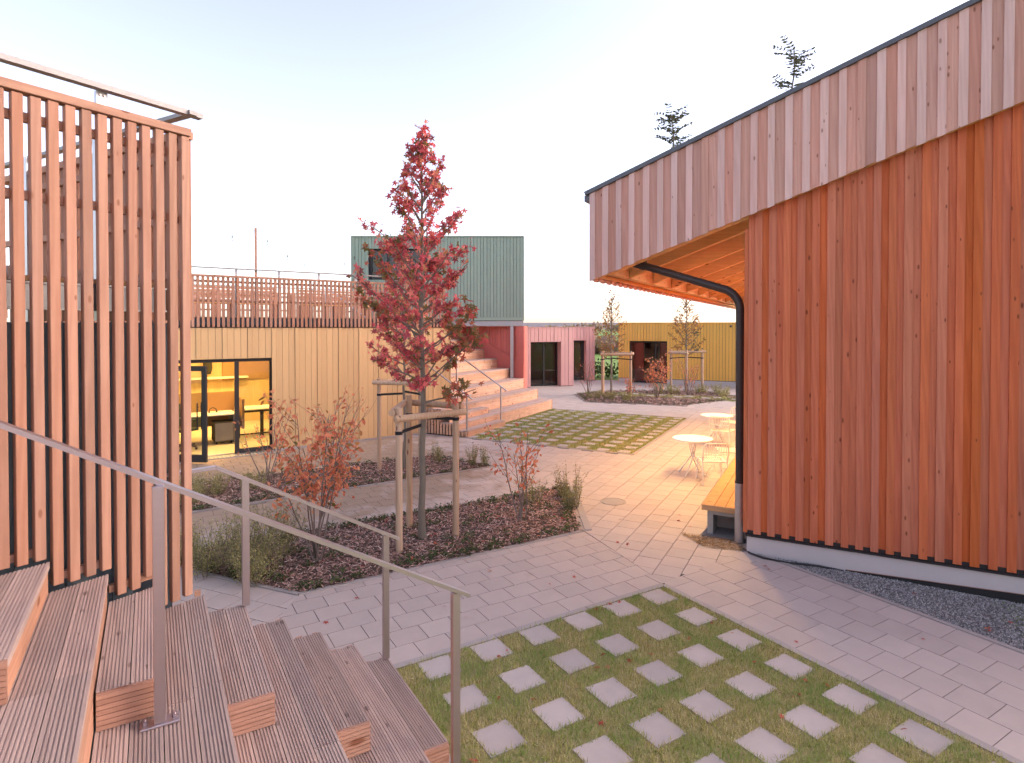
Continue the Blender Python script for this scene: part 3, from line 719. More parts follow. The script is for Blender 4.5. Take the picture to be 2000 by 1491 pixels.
# open door leaf, hinged at the hidden jamb
lf = empty('door', (OX0 + .07, .05, 0), R(-40)); lf.parent = yb; lf.location = (OX0 + .05, .03, 0)
lf['label'] = 'open black framed glass door leaf'
LW = 1.0
for a, b, z0, z1 in ((0, .09, .04, 2.15), (LW - .10, LW, .04, 2.15), (.092, LW - .102, .04, .20), (.092, LW - .102, 2.04, 2.15)): piece(lf, 'leaf_frame', 'black_metal', a, b, -.03, .03, z0, z1)
piece(lf, 'pane', 'glass', .092, LW - .102, -.006, .006, .202, 2.038)
for sd in (-1, 1): MB().tube([(LW - .17, sd * .075, .75), (LW - .17, sd * .075, 1.35)], .013, 8).bar((LW - .17, sd * .03, .85), (LW - .17, sd * .075, .85), .015, .015).bar((LW - .17, sd * .03, 1.25), (LW - .17, sd * .075, 1.25), .015, .015).build('handle', 'black_metal', lf)
# office room
rm = empty('office_room', (*Y0, 0), YRZ, 'warm lit office interior behind the glazed door', None, None, 'structure')
piece(rm, 'floor', 'room_floor', -2.4, 4.2, .21, 5.4, -.03, .02); piece(rm, 'ceiling', 'white_board', -2.4, 4.2, .21, 5.4, 2.62, 2.66)
piece(rm, 'wall', 'ply_wood', -2.4, 4.2, 5.3, 5.4, .021, 2.619); piece(rm, 'wall', 'room_wall', 4.1, 4.2, .21, 5.29, .021, 2.619); piece(rm, 'wall', 'room_wall', -2.4, -2.3, .21, 5.29, .021, 2.619)
piece(rm, 'ledge', 'white_board', -2.29, 1.9, 4.95, 5.29, 1.42, 1.47); piece(rm, 'wall_panel', 'tan_felt', 1.2, 4.09, 5.22, 5.28, 1.35, 2.3)
for px_, py_, lw in ((-.8, 1.8, 'just inside the open door leaf'), (1.6, 1.8, 'just inside the fixed pane'), (-.8, 3.7, 'over the back ledge'), (1.6, 3.7, 'in the back corner beside the jacket')):
    tag(MB().box(-.6, .6, -.15, .15, -.03, .03).build('ceiling_lamp', 'lamp_office', None, (Y0[0] + px_ * math.cos(YRZ) - py_ * math.sin(YRZ), Y0[1] + px_ * math.sin(YRZ) + py_ * math.cos(YRZ), 2.58), YRZ), 'glowing strip lamp under the office ceiling ' + lw, 'lamp', 'ceiling lamps in the office')
def inroom(x, y, z=.02): return (Y0[0] + x * math.cos(YRZ) - y * math.sin(YRZ), Y0[1] + x * math.sin(YRZ) + y * math.cos(YRZ), z)
dk = empty('desk', inroom(.15, 2.0), YRZ, 'white topped desk with a felt screen inside the office', 'desk')
piece(dk, 'tabletop', 'white_board', -.8, .8, -.4, .4, .72, .75)
for sx in (-.74, .74): piece(dk, 'leg', 'grey_steel', sx - .03, sx + .03, -.35, .35, .0, .72)
piece(dk, 'screen', 'tan_felt', -.85, .95, .42, .47, .35, 1.25); piece(dk, 'side_screen', 'tan_felt', .9, .95, -.5, .418, .35, 1.12)
pd = empty('pedestal', inroom(.62, 1.75), YRZ, 'dark drawer pedestal on casters under the desk', 'cabinet')
piece(pd, 'carcass', 'dark_fabric', -.22, .22, -.25, .25, .07, .56); piece(pd, 'drawer', 'grey_steel', -.21, .21, -.265, -.252, .09, .54)
for sx in (-.17, .17):
    for sy in (-.2, .2): MB().tube([(sx - .012, sy, .035), (sx + .012, sy, .035)], .034, 8).build('caster', 'black_rubber', pd)
oc = empty('office_chair', inroom(-.30, 1.35), YRZ + .6, 'dark swivel office chair near the open door', 'chair')
MB().prism([(-.24, -.22), (.24, -.22), (.22, .24), (-.22, .24)], .45, .52).build('seat', 'dark_fabric', oc, bevel=.015)
MB().hexa([(-.22, .22, .60), (.22, .22, .60), (.22, .26, .60), (-.22, .26, .60), (-.2, .30, 1.08), (.2, .30, 1.08), (.2, .34, 1.08), (-.2, .34, 1.08)]).build('backrest', 'dark_fabric', oc)
MB().bar((0, .2, .47), (0, .27, .75), .06, .03).build('back_bar', 'black_metal', oc)
MB().tube([(0, 0, .10), (0, 0, .45)], .03, 8).build('stem', 'black_metal', oc)
for k in range(5):
    t = k * 2 * math.pi / 5; lg = MB().bar((0, 0, .11), (.30 * math.cos(t), .30 * math.sin(t), .08), .04, .03).build('leg', 'black_metal', oc)
    MB().tube([(.30 * math.cos(t) - .015, .30 * math.sin(t), .03), (.30 * math.cos(t) + .015, .30 * math.sin(t), .03)], .03, 8).build('caster', 'black_rubber', lg)
for sx in (-.28, .28): MB().bar((sx, -.05, .68), (sx, .18, .68), .06, .03).bar((sx, .1, .5), (sx, .1, .68), .03, .03).build('armrest', 'black_metal', oc)
d2 = empty('desk', inroom(1.75, 2.6), YRZ, 'long white desk on dark steel legs behind the fixed pane', 'desk')
piece(d2, 'tabletop', 'white_board', -.75, 1.2, -.4, .4, .72, .75); piece(d2, 'rail', 'black_metal', -.7, 1.15, -.36, -.32, .66, .715); piece(d2, 'foot_rail', 'black_metal', -.7, 1.15, -.36, -.32, .06, .09)
for sx in (-.7, -.1, .45, 1.1): piece(d2, 'leg', 'black_metal', sx, sx + .08, -.38, -.30, .0, .719 if False else .659)
pic = empty('picture', inroom(-.25, 4.9, 1.47), YRZ, 'small white card with a cat line drawing leaning on the ledge', 'picture')
piece(pic, 'card', 'white_board', -.2, .2, .0, .02, .0, .34)
cat = MB(); pts = [(-.05, -.004, .07), (-.06, -.004, .14), (-.05, -.004, .20), (-.055, -.004, .26), (-.025, -.004, .225), (.025, -.004, .225), (.055, -.004, .26), (.05, -.004, .20), (.06, -.004, .14), (.05, -.004, .07), (-.05, -.004, .07)]
cat.tube(pts, .006, 4).build('drawing', 'black_metal', pic)
jk = empty('jacket', inroom(.75, 5.2, 1.55), YRZ, 'dark jacket hanging on the office back wall', 'jacket')
MB().tube([(0, 0, .72), (0, -.03, .62), (.02, -.05, .45), (.03, -.05, .2), (.02, -.04, .02)], [.02, .09, .12, .13, .10], 10).build('cloth', 'dark_fabric', jk, smooth=True)
sh = empty('headphones', inroom(.45, 2.1, .77), YRZ, 'small black headphones lying on the desk', 'headphones')
MB().tube([(-.09, 0, .03), (-.07, 0, .10), (0, 0, .13), (.07, 0, .10), (.09, 0, .03)], .012, 6).build('band', 'black_metal', sh)
for sx in (-.09, .09): MB().tube([(sx - .015, 0, .02), (sx + .015, 0, .02)], .035, 8).build('ear_cup', 'black_rubber', sh)

# terrace guard on the office roof
def guard(name, label, base, rz, x0, x1, z0, z1, pitch, post_every, hand=True, off=0.):
    r = empty(name, (*base, 0), rz, label, 'balustrade')
    k = 0; x = x0
    while x < x1:
        shared(r, 'slat', 'larch_screen', (.058, .035, z1 - z0 - .05), (x, off, (z0 + z1) / 2 - .025 + random.uniform(-.003, .003))); x += pitch
    piece(r, 'top_rail', 'larch_rail', x0 - .05, x1, off - .03, off + .04, z1 - .045, z1)
    for z in (z1 - .17, z1 - .62): piece(r, 'cross_rail', 'larch_rail', x0, x1, off + .02, off + .055, z, z + .05)
    if hand:
        MB().bar((x0 - .05, off + .03, z1 + .165), (x1, off + .03, z1 + .165), .05, .028).build('guard_rail', 'grey_steel', r)
        x = x0 + .1
        while x < x1: shared(r, 'rail_post', 'galvanised', (.055, .012, z1 + .15 - z0 - .1), (x, off + .065, (z0 + .1 + z1 + .15) / 2)); x += post_every
    return r
guard('terrace_guard', 'larch slat guard with a steel rail along the yellow office roof', Y0, YRZ, -3.3, 6.2, 3.005, 4.195, .1045, .962, off=-.05)
guard('terrace_guard', 'second slat guard at the back of the office roof terrace', inroom(0, 5.6)[:2], YRZ, -6.5, 6.2, 3.25, 4.15, .115, 1.5)
piece(yb, 'roof_deck', 'deck_wood', X0, X1, .0, 5.6, 3.05, 3.24); piece(yb, 'roof_edge', 'black_metal', X0, X1, -.02, .08, 2.987, 3.049)
piece(yb, 'deck_edge', 'paint_slate', X0, X1, -.012, -.002, 3.05, 3.22)
piece(yb, 'back_wall', 'paint_yellow', X0, X1, 5.42, 5.6, 0, 3.0)
piece(yb, 'side_wall', 'paint_yellow', X0 - .03, X0 - .002, 0, 5.6, 0, 3.0)
# seats up on the roof terrace
for q, (x, y, l, lab) in enumerate(((1.1, 3.2, 2.6, 'long slatted wooden seat box in the middle of the roof terrace'), (4.2, 3.6, 2.2, 'slatted wooden seat box nearer the green house on the roof terrace'), (-1.6, 3.4, 1.3, 'short wooden seat box above the open office door'))):
    bx = empty('terrace_bench', inroom(x, y, 3.24), YRZ, lab, 'bench')
    piece(bx, 'seat', 'deck_wood', -l / 2, l / 2, -.3, .3, .42, .46)
    for kz in range(5): piece(bx, 'back_slat', 'larch_rail', -l / 2, l / 2, .31, .34, .50 + kz * .09, .565 + kz * .09)
    for sx in (-l / 2 + .05, 0, l / 2 - .05): piece(bx, 'leg', 'larch_screen', sx - .04, sx + .04, -.28, .30, 0, .419); piece(bx, 'back_post', 'larch_screen', sx - .03, sx + .03, .342, .39, 0, .95)
# lamp pole and festoon lights above the terrace
pole = empty('lamp_pole', inroom(1.085, .03, 3.1), YRZ, 'thin wooden pole rising above the office roof guard', 'pole')
MB().box(-.022, .022, -.022, .022, 0, 2.26).build('shaft', 'larch_screen', pole)
def festoon(label, p, q, sag, nb):
    r = empty('festoon_lights', p, 0, label, 'string lights'); P = []
    for i in range(25):
        t = i / 24; P.append((t * (q[0] - p[0]), t * (q[1] - p[1]), t * (q[2] - p[2]) - sag * 4 * t * (1 - t)))
    MB().tube(P, .0035, 4).build('cable', 'black_rubber', r)
    for k in range(nb):
        t = (k + .5) / nb; c = (t * (q[0] - p[0]), t * (q[1] - p[1]), t * (q[2] - p[2]) - sag * 4 * t * (1 - t))
        b = MB().tube([(c[0], c[1], c[2]), (c[0], c[1], c[2] - .05)], .014, 6).build('socket', 'black_rubber', r)
        MB().tube([(c[0], c[1], c[2] - .05), (c[0], c[1], c[2] - .075), (c[0], c[1], c[2] - .105), (c[0], c[1], c[2] - .12)], [.012, .03, .026, .008], 8).build('bulb', 'glass', b, smooth=True)
festoon('festoon lights from the terrace pole to the green house', inroom(1.085, .03, 5.32), (-5.9, 23.2, 5.9), .75, 7)
festoon('festoon lights running from the terrace pole towards the near screen', inroom(1.085, .03, 5.32), inroom(-3.6, 2.6, 5.05), .35, 5)

# ================================================================== FAR SEAT STAIR
FS0 = cd(13.8, -8.9)
fs = empty('timber_stair', (*FS0, 0), TH2, 'broad pale wooden seat stair climbing to the roof terrace', 'stair')
W_ = 6.3; RUN = .58
for k in range(1, 10):
    z = .36 * k; y = RUN * (k - 1)
    for i in range(4):
        for xa, xb in ((.0, 3.2), (3.204, W_)):
            piece(fs, 'plank', 'stair_far_tread', xa + (.003 if i % 2 else 0), xb, y + i * .1465 + .001, y + (i + 1) * .1465 - .004, z - .04, z)
    for r_ in range(3): piece(fs, 'riser_board', 'stair_far_wood', .0, W_, y + .012, y + .045, z - .36 + .002 + r_ * .1065, z - .36 + .104 + r_ * .1065)
    piece(fs, 'side_board', 'stair_far_wood', W_ + .001, W_ + .03, y, y + RUN * .98, z - .36, z - .002)
for k in range(1, 9):                                  # half steps between the handrails
    z = .36 * k - .18; y = RUN * (k - 1) - .29
    x0, x1 = (.02, 2.15)
    for i in range(2): piece(fs, 'plank', 'stair_far_tread', x0, x1, y + i * .145 + .001, y + (i + 1) * .145 - .003, z - .04, z)
    piece(fs, 'riser_board', 'stair_far_wood', x0, x1, y + .01, y + .04, z - .178, z - .042)
    piece(fs, 'end_board', 'stair_far_wood', x1 + .001, x1 + .024, y + .002, y + .288, z - .178, z - .003)
for i in range(52):                                    # upright slats closing the flank
    y = -.27 + i * .10; k = max(0, math.floor(y / RUN) + 1)
    zt = .36 * k - .03 if y > -.001 else .15
    piece(fs, 'flank_slat', 'stair_far_wood', -.042, -.004, y, y + .058, .03, max(.14, zt))
piece(fs, 'flank_back', 'black_metal', .0, .008, .02, 5.2, .0, .3)
def far_rail(label, x, y0, z0, y1, z1, posts):
    r = empty('stair_handrail', (*cd(13.8 + x * 1.0, -8.9 - posts[0][0]), posts[0][1]), TH2, label, 'handrail'); oy, oz = posts[0][0], posts[0][1]
    MB().bar((0, y0 - oy, z0 - oz), (0, y1 - oy, z1 - oz), .05, .03).build('rail', 'stainless', r)
    for y, zb in posts:
        zt = z0 + (z1 - z0) * (y - y0) / (y1 - y0); piece(r, 'post', 'stainless', -.022, .022, y - oy - .022, y - oy + .022, zb - oz, zt - oz - .01)
far_rail('stainless handrail at the slatted flank of the far stair', .03, -.42, 1.05, 5.0, 4.30, [(-.25, .0), (1.4, .90), (3.2, 1.98), (4.9, 3.24)])
far_rail('stainless handrail standing in the middle of the far stair', 2.22, -.30, 1.07, 5.0, 4.25, [(-.10, .0), (1.5, 1.08), (3.3, 2.16), (4.9, 3.24)])

# red wall closing the end of the far stair
rw = empty('red_wall', (*cd(20.17, -10.05), 0), TH2 + math.pi / 2, 'red boarded wall with a slanting trim at the end of the far stair', 'wall')
for i in range(44):
    x = .03 + i * .125
    piece(rw, 'board', 'paint_red', x + .005, x + .120, -.012, .008 + (.005 if i % 4 == 0 else 0), 0, 3.04)
rp = MB(); t0, t1 = .03, 2.9; zz = lambda x: 1.60 + .485 * x
rp.hexa([(t0, .014, .0), (t1, .014, .0), (t1, .040, .0), (t0, .040, .0), (t0, .014, zz(t0)), (t1, .014, zz(t1)), (t1, .040, zz(t1)), (t0, .040, zz(t0))]).build('stringer_panel', 'paint_red', rw)
MB().bar((t0, .045, zz(t0)), (t1, .045, zz(t1)), .02, .03).build('slanting_trim', 'paint_red', rw)
piece(rw, 'core', 'paint_red', .03, 5.3, -.25, -.025, 0, 3.03)

# ================================================================== GREEN UPPER HOUSE ON STEEL
GX0, GX1, GY = -6.04, .425, 22.62
gh = empty('green_house', (GX0, GY, 3.24), 0, 'green boarded box house raised on a steel frame above the far stair', 'building')
nb_ = 52; bw = (GX1 - GX0) / nb_
wx0, wx1, wz0, wz1 = .67, 2.75, 1.55, 2.72
for i in range(nb_):
    x = i * bw; pr = .010 if i % 4 == 0 else 0
    if x + bw > wx0 and x < wx1:
        piece(gh, 'board', 'paint_green', x + .007, x + bw - .007, -pr, .03, .14, wz0 - .002); piece(gh, 'board', 'paint_green', x + .007, x + bw - .007, -pr, .03, wz1 + .002, 3.16)
    else: piece(gh, 'board', 'paint_green', x + .007, x + bw - .007, -pr, .03, .14, 3.16)
piece(gh, 'foot_trim', 'paint_green', 0, GX1 - GX0, -.016, .03, .012, .136); piece(gh, 'roof_trim', 'paint_green', -.02, GX1 - GX0 + .02, -.03, 6.0, 3.162, 3.20)
piece(gh, 'core', 'paint_slate', .02, GX1 - GX0 - .02, .32, 6.0, .02, 3.16)
piece(gh, 'core', 'paint_slate', .02, wx0 - .05, .032, .318, .02, 3.16); piece(gh, 'core', 'paint_slate', wx1 + .05, GX1 - GX0 - .02, .032, .318, .02, 3.16); piece(gh, 'core', 'paint_slate', wx0 - .048, wx1 + .048, .032, .318, .02, wz0 - .05); piece(gh, 'core', 'paint_slate', wx0 - .048, wx1 + .048, .032, .318, wz1 + .05, 3.16)
wi = piece(gh, 'window', 'glass_dark', wx0, wx1, .18, .19, wz0, wz1)
for a, b, c, d in ((wx0, wx0 + .07, wz0, wz1), (wx1 - .07, wx1, wz0, wz1), (1.30, 1.38, wz0, wz1)): 
    o = piece(wi, 'window_frame', 'black_metal', a, b, .12, .178, c, d); o.location = Vector(o.location) - wi.location
for c, d in ((wz0, wz0 + .07), (wz1 - .07, wz1)):
    o = piece(wi, 'window_frame', 'black_metal', wx0, wx1, .122, .176, c, d); o.location = Vector(o.location) - wi.location
for sx in (0, 1):
    for i in range(40): piece(gh, 'side_board', 'paint_green', -.03 if sx == 0 else GX1 - GX0 + .001, -.001 if sx == 0 else GX1 - GX0 + .03, .0 + i * .15 + .002, .15 + i * .15 - .002, .012, 3.16)
bm_ = empty('steel_frame', (GX1 - .43, GY + .12, 1.08), 0, 'galvanised steel beam and column carrying the green house', 'steel frame')
piece(bm_, 'beam', 'galvanised', GX0 - GX1 + .43, .43, -.12, .0, 1.985, 2.145); piece(bm_, 'flange', 'galvanised', GX0 - GX1 + .43, .43, -.14, .02, 1.970, 1.983)
piece(bm_, 'column', 'galvanised', -.06, .06, -.12, -.11, .0, 1.968); piece(bm_, 'column_web', 'galvanised', -.006, .006, -.108, .0, .0, 1.968); piece(bm_, 'column', 'galvanised', -.06, .06, .002, .012, .0, 1.968)
piece(bm_, 'stiffener', 'galvanised', -.07, .07, -.135, -.122, 1.99, 2.14)

# ================================================================== PINK HOUSE
def clad_house(name, label, base, rz, W, H, paint, openings, bwid, depth, plinth=0., panels=False, z0=.03):
    r = empty(name, (*base, 0), rz, label, 'building')
    x = 0.; i = 0
    cuts = sorted({c for o in openings for c in o[:2]})
    while x < W - .01:
        nx = min(W, x + bwid[i % len(bwid)])
        for c in cuts:
            if x + .02 < c < nx: nx = c
        o = next((o for o in openings if x > o[0] - .01 and nx < o[1] + .01), None)
        pr = .012 if i % 4 == 0 else 0
        piece(r, 'board', paint, x + .008, nx - .008, -.03 - pr, .0, (o[2] + .003) if o else max(z0, plinth + .03), H - .005); x = nx; i += 1
    piece(r, 'roof_edge', paint, -.03, W + .03, -.06, .25, H - .003, H + .03)
    xs = [0.] + cuts + [W]
    for a, b in zip(xs[:-1], xs[1:]):
        o = next((o for o in openings if abs(o[0] - a) < 1e-6), None)
        piece(r, 'wall', 'paint_slate', a + (0 if o else .0), b, .002, .25, (o[2] + .05) if o else 0., H - .01)
        if plinth and not o: piece(r, 'plinth', 'plinth_render', a, b, -.025, -.001, -.03, plinth)
    piece(r, 'flank', paint, -.03, -.001, .0, depth, 0, H); piece(r, 'flank', paint, W + .001, W + .03, .0, depth, 0, H)
    piece(r, 'roof', 'verge_metal', .0, W, .25, depth, H - .2, H); piece(r, 'back_wall', 'dark_room', .0, W, depth - .1, depth, 0, H - .201)
    piece(r, 'room_floor', 'room_floor', .0, W, .25, depth - .1, -.03, .01)
    for q, (a, b, t, rev, mull) in enumerate(openings):
        piece(r, 'reveal', paint, b - .003, b + .02, -.02, rev, .0, t); piece(r, 'reveal', paint, a - .02, a + .003, -.02, rev, .0, t); piece(r, 'reveal', paint, a + .004, b - .004, -.02, rev, t - .0, t + .02)
        f = piece(r, 'window_pane', 'glass_dark', a + .06, b - .06, rev - .005, rev + .005, .10, t - .08)
        for (c, d, e, g_) in [(a + .004, a + .075, .02, t - .004), (b - .075, b - .004, .02, t - .004)] + [(m_ - .045, m_ + .045, .02, t - .004) for m_ in mull]:
            o = piece(f, 'window_frame', 'black_metal', c, d, rev - .04, rev + .04, e, g_); o.location = Vector(o.location) - f.location
        for e, g_ in ((.02, .11), (t - .09, t - .004)):
            o = piece(f, 'window_frame', 'black_metal', a + .076, b - .076, rev - .038, rev + .038, e, g_); o.location = Vector(o.location) - f.location
    return r
clad_house('pink_house', 'low pink boarded house with a wide dark glass door', (.60, 29.6), math.atan2(1.0, 2.5), 2.72, 2.985, 'paint_pink', [(.34, 2.02, 2.26, .42, (1.25,))], (.215, .22, .215, .21), 4.0)
clad_house('pink_house', 'narrow set-back pink house with a single glass door', (3.38, 33.4), math.atan2(.35, 1.25), 1.31, 2.99, 'paint_pink', [(.04, .80, 2.26, .30, (.66,))], (.2, .21), 3.5)
piece(empty('poster', (3.9, 33.95, 0), math.atan2(.35, 1.25), 'tan pinboard panel seen behind the narrow glass door', 'panel'), 'board', 'tan_felt', -.35, .2, .0, .03, .45, 2.1)
tb = empty('side_table', (2.05, 31.6, 0), .4, 'small round white table behind the wide glass door', 'table')
MB().disc((0, 0), .32, .72, .74, 20).build('tabletop', 'white_board', tb); MB().tube([(0, 0, .02), (0, 0, .72)], .025, 8).build('stem', 'grey_steel', tb); MB().disc((0, 0), .2, .01, .03, 16).build('base', 'grey_steel', tb)
# ochre house at the end of the plaza
clad_house('ochre_house', 'ochre boarded house on a pale plinth at the end of the plaza', (5.83, 32.6), math.atan2(-.398, .918), 6.05, 3.215, 'paint_ochre', [(.56, 2.57, 2.26, .16, (1.95,))], (.155, .15, .15, .16), 6.0, .235)
rz2 = math.atan2(-.398, .918)
for q, (a, b) in enumerate(((.75, 1.25), (2.1, 2.45))):
    tag(MB().box(-.5 * (b - a), .5 * (b - a), -.02, .02, .05, 2.2).build('curtain', 'paint_red', None, (5.83 + (a + b) / 2 * .918 + .5 * .398, 32.6 - (a + b) / 2 * .398 + .5 * .918, 0), rz2), ('wide' if q == 0 else 'narrow') + ' red curtain panel behind the ochre house door', 'curtain')
kx, ky = 5.83 + 5.72 * .918 + .06 * -.398, 32.6 - 5.72 * .398 - .06 * .918
sc_ = empty('wall_camera', (kx, ky, 3.02), rz2, 'small dark dome camera high on the ochre house wall', 'camera')
MB().tube([(0, .03, .05), (0, -.05, .05)], .045, 10).build('mount', 'grey_steel', sc_); MB().tube([(0, -.07, .06), (0, -.07, .0), (0, -.07, -.035)], [.05, .05, .015], 10).build('dome', 'black_metal', sc_, smooth=True)
clad_house('greyblue_house', 'grey blue boarded house just past the ochre house', (11.42, 30.1), rz2, 4.2, 3.0, 'paint_greyblue', [(.25, 1.5, 2.0, .12, ())], (.2, .2), 5.0, .2)

# ================================================================== TIMBER BUILDING (local x along the gable to the right, y away along the veranda)
BRZ = TH2 - math.pi / 2
tbd = empty('timber_building', (*OB, 0), BRZ, 'larch clad building with a sloping roof and deep timber fascia', 'building')
SLP = .362
ztop = lambda x: 4.955 + SLP * (x + 2.17)
zbot = lambda x: 3.677 + .356 * (x + 2.15)
def bl(x, y, z=0.): return (OB[0] + x * D2[0] + y * D1[0], OB[1] + x * D2[1] + y * D1[1], z)
def sloped(parent, name, mat, x0, x1, y0, y1, za, zb_, zc, zd):
    """board with slanted ends: bottom za->zb_, top zc->zd"""
    c = Vector(((x0 + x1) / 2, (y0 + y1) / 2, (za + zb_ + zc + zd) / 4))
    p = [(x0, y0, za), (x1, y0, zb_), (x1, y1, zb_), (x0, y1, za), (x0, y0, zc), (x1, y0, zd), (x1, y1, zd), (x0, y1, zc)]
    return MB().hexa([Vector(q) - c for q in p]).build(name, mat, parent, c)
random.seed(21)
x = -2.165; i = 0
while x < 6.9:                                        # gable fascia: proud pale boards over recessed ones
    wd = (.120 if i % 2 else .080) * random.uniform(.94, 1.06)
    pr = .022 if i % 2 == 0 else 0.
    e = .012 if i % 2 else .0
    j = random.uniform(-.006, .006)
    sloped(tbd, 'fascia_board', 'larch_fascia_pale' if (i % 2 == 0 and random.random() < .93) else 'larch_fascia', x - (.003 if pr else -.001), x + wd + (.003 if pr else -.001), -.185 - pr, -.163 - pr, zbot(x) + e + j, zbot(x + wd) + e + j, ztop(x) - .004, ztop(x + wd) - .004)
    x += wd; i += 1
x = .0; i = 0
while x < 6.9:                                        # gable wall: board on board
    wd = random.uniform(.076, .088)
    pr = .024 if i % 2 else 0.
    ov = .003 if pr else 0.
    sloped(tbd, 'wall_board', 'larch_wall', x - ov + .001, x + wd + ov - .001, -.034 - pr, -.012 - pr, .262 if pr else .292, .262 if pr else .292, zbot(x) + .35, zbot(x + wd) + .35)
    x += wd; i += 1
piece(tbd, 'insect_mesh', 'black_metal', .01, 6.9, -.036, .0, .250, .30); piece(tbd, 'drip_flashing', 'black_metal', -.015, 6.9, -.075, .0, .226, .249)
piece(tbd, 'plinth', 'plinth_render', .0, 6.9, -.05, .25, -.5, .225)
# wall core and the side towards the veranda
cm = MB(); cm.hexa([(.005, -.010, .25), (6.9, -.010, .25), (6.9, .2, .25), (.005, .2, .25), (.005, -.010, zbot(0) + .45), (6.9, -.010, zbot(6.9) + .45), (6.9, .2, zbot(6.9) + .45), (.005, .2, zbot(0) + .45)]).build('gable_core', 'paint_slate', tbd)
for i in range(70):
    y = .205 + i * .20; pr = .02 if i % 2 else 0
    piece(tbd, 'side_board', 'larch_wall', -.03 - pr, -.006, y + .002, y + .198, .30, 4.3)
piece(tbd, 'side_core', 'paint_slate', -.004, .2, .21, 14.2, -.3, 4.3)
piece(tbd, 'corner_board', 'larch_wall', -.05, -.002, -.034, .20, .262, 4.3)
# roof
ym, yM = -.20, 18.0
rf = MB().hexa([(-2.20, ym, ztop(-2.20) - .16), (6.95, ym, ztop(6.95) - .16), (6.95, yM, ztop(6.95) - .16), (-2.20, yM, ztop(-2.20) - .16), (-2.20, ym, ztop(-2.2) - .002), (6.95, ym, ztop(6.95) - .002), (6.95, yM, ztop(6.95) - .002), (-2.20, yM, ztop(-2.2) - .002)])
for k in range(8): pass
rfo = MB().hexa([(-2.14, -.155, ztop(-2.14) - .20), (6.95, -.155, ztop(6.95) - .20), (6.95, yM, ztop(6.95) - .20), (-2.14, yM, ztop(-2.14) - .20), (-2.14, -.155, ztop(-2.14) - .006), (6.95, -.155, ztop(6.95) - .006), (6.95, yM, ztop(6.95) - .006), (-2.14, yM, ztop(-2.14) - .006)]).build('roof', 'verge_metal', tbd)
def vb(x, y, dz): return (x, y, ztop(x) + dz)
MB().bar(vb(-2.235, -.185, .028), vb(6.95, -.185, .028), .10, .055).build('verge_cap', 'verge_metal', tbd)
MB().bar((-2.215, -.19, ztop(-2.2) - .05), (-2.215, yM, ztop(-2.2) - .05), .075, .09).build('gutter', 'verge_metal', tbd)
for i in range(120):                                  # eave fascia boards along the veranda
    y = -.15 + i * .15; pr = .018 if i % 2 else 0
    o = shared(tbd, 'eave_board', 'larch_fascia', (.020, .142 if pr else .15, 1.20), (-2.155 - pr / 2 * 1.2, y + .075, 3.677 + .60 + (0 if pr else .012)))
# soffit: slats, rafters, edge beams
sof = MB(); 
y = .30
while y < 17.5:
    sof.hexa([(-2.0, y, zbot(-2.0) + .30), (.0, y, zbot(0) + .30), (.0, y + .034, zbot(0) + .30), (-2.0, y + .034, zbot(-2.0) + .30), (-2.0, y, zbot(-2) + .335), (.0, y, zbot(0) + .335), (.0, y + .034, zbot(0) + .335), (-2.0, y + .034, zbot(-2) + .335)]); y += .052
tag(sof.build('soffit_slats', 'soffit_wood', tbd), kind='stuff')
MB().hexa([(-2.1, -.15, zbot(-2.1) + .36), (.0, -.15, zbot(0) + .36), (.0, 17.8, zbot(0) + .36), (-2.1, 17.8, zbot(-2.1) + .36), (-2.1, -.15, zbot(-2.1) + .38), (.0, -.15, zbot(0) + .38), (.0, 17.8, zbot(0) + .38), (-2.1, 17.8, zbot(-2.1) + .38)]).build('soffit_backing', 'black_rubber', tbd)
def rafter(y, wd=.12, dep=.25, x0=-1.93, x1=.0, name='rafter'):
    m = MB().hexa([(x0, y, zbot(x0) + .05), (x1, y, zbot(x1) + .05), (x1, y + wd, zbot(x1) + .05), (x0, y + wd, zbot(x0) + .05), (x0, y, zbot(x0) + .298), (x1, y, zbot(x1) + .298), (x1, y + wd, zbot(x1) + .298), (x0, y + wd, zbot(x0) + .298)])
    return m.build(name, 'beam_wood', tbd)
rafter(.12)
for k in range(11): rafter(1.02 + 1.5 * k)
for q in range(2):                                    # trim boards under the gable fascia
    y = -.158 + .13 * q; MB().hexa([(-2.12, y, zbot(-2.12) + .02 + .03 * q), (6.9, y, zbot(6.9) + .02 + .03 * q), (6.9, y + .12, zbot(6.9) + .02 + .03 * q), (-2.12, y + .12, zbot(-2.12) + .02 + .03 * q), (-2.12, y, zbot(-2.12) + .06 + .03 * q), (6.9, y, zbot(6.9) + .06 + .03 * q), (6.9, y + .12, zbot(6.9) + .06 + .03 * q), (-2.12, y + .12, zbot(-2.12) + .06 + .03 * q)]).build('soffit_trim', 'beam_wood', tbd)
piece(tbd, 'eave_beam', 'beam_wood', -2.09, -1.94, .13, 17.6, 3.80, 4.06)
piece(tbd, 'eave_trim', 'beam_wood', -2.13, -2.095, .0, 17.6, 3.74, 3.79)
MB().tube([bl(0, 0)[:2] + (0,), bl(0, 0)[:2] + (.01,)], .001, 3)
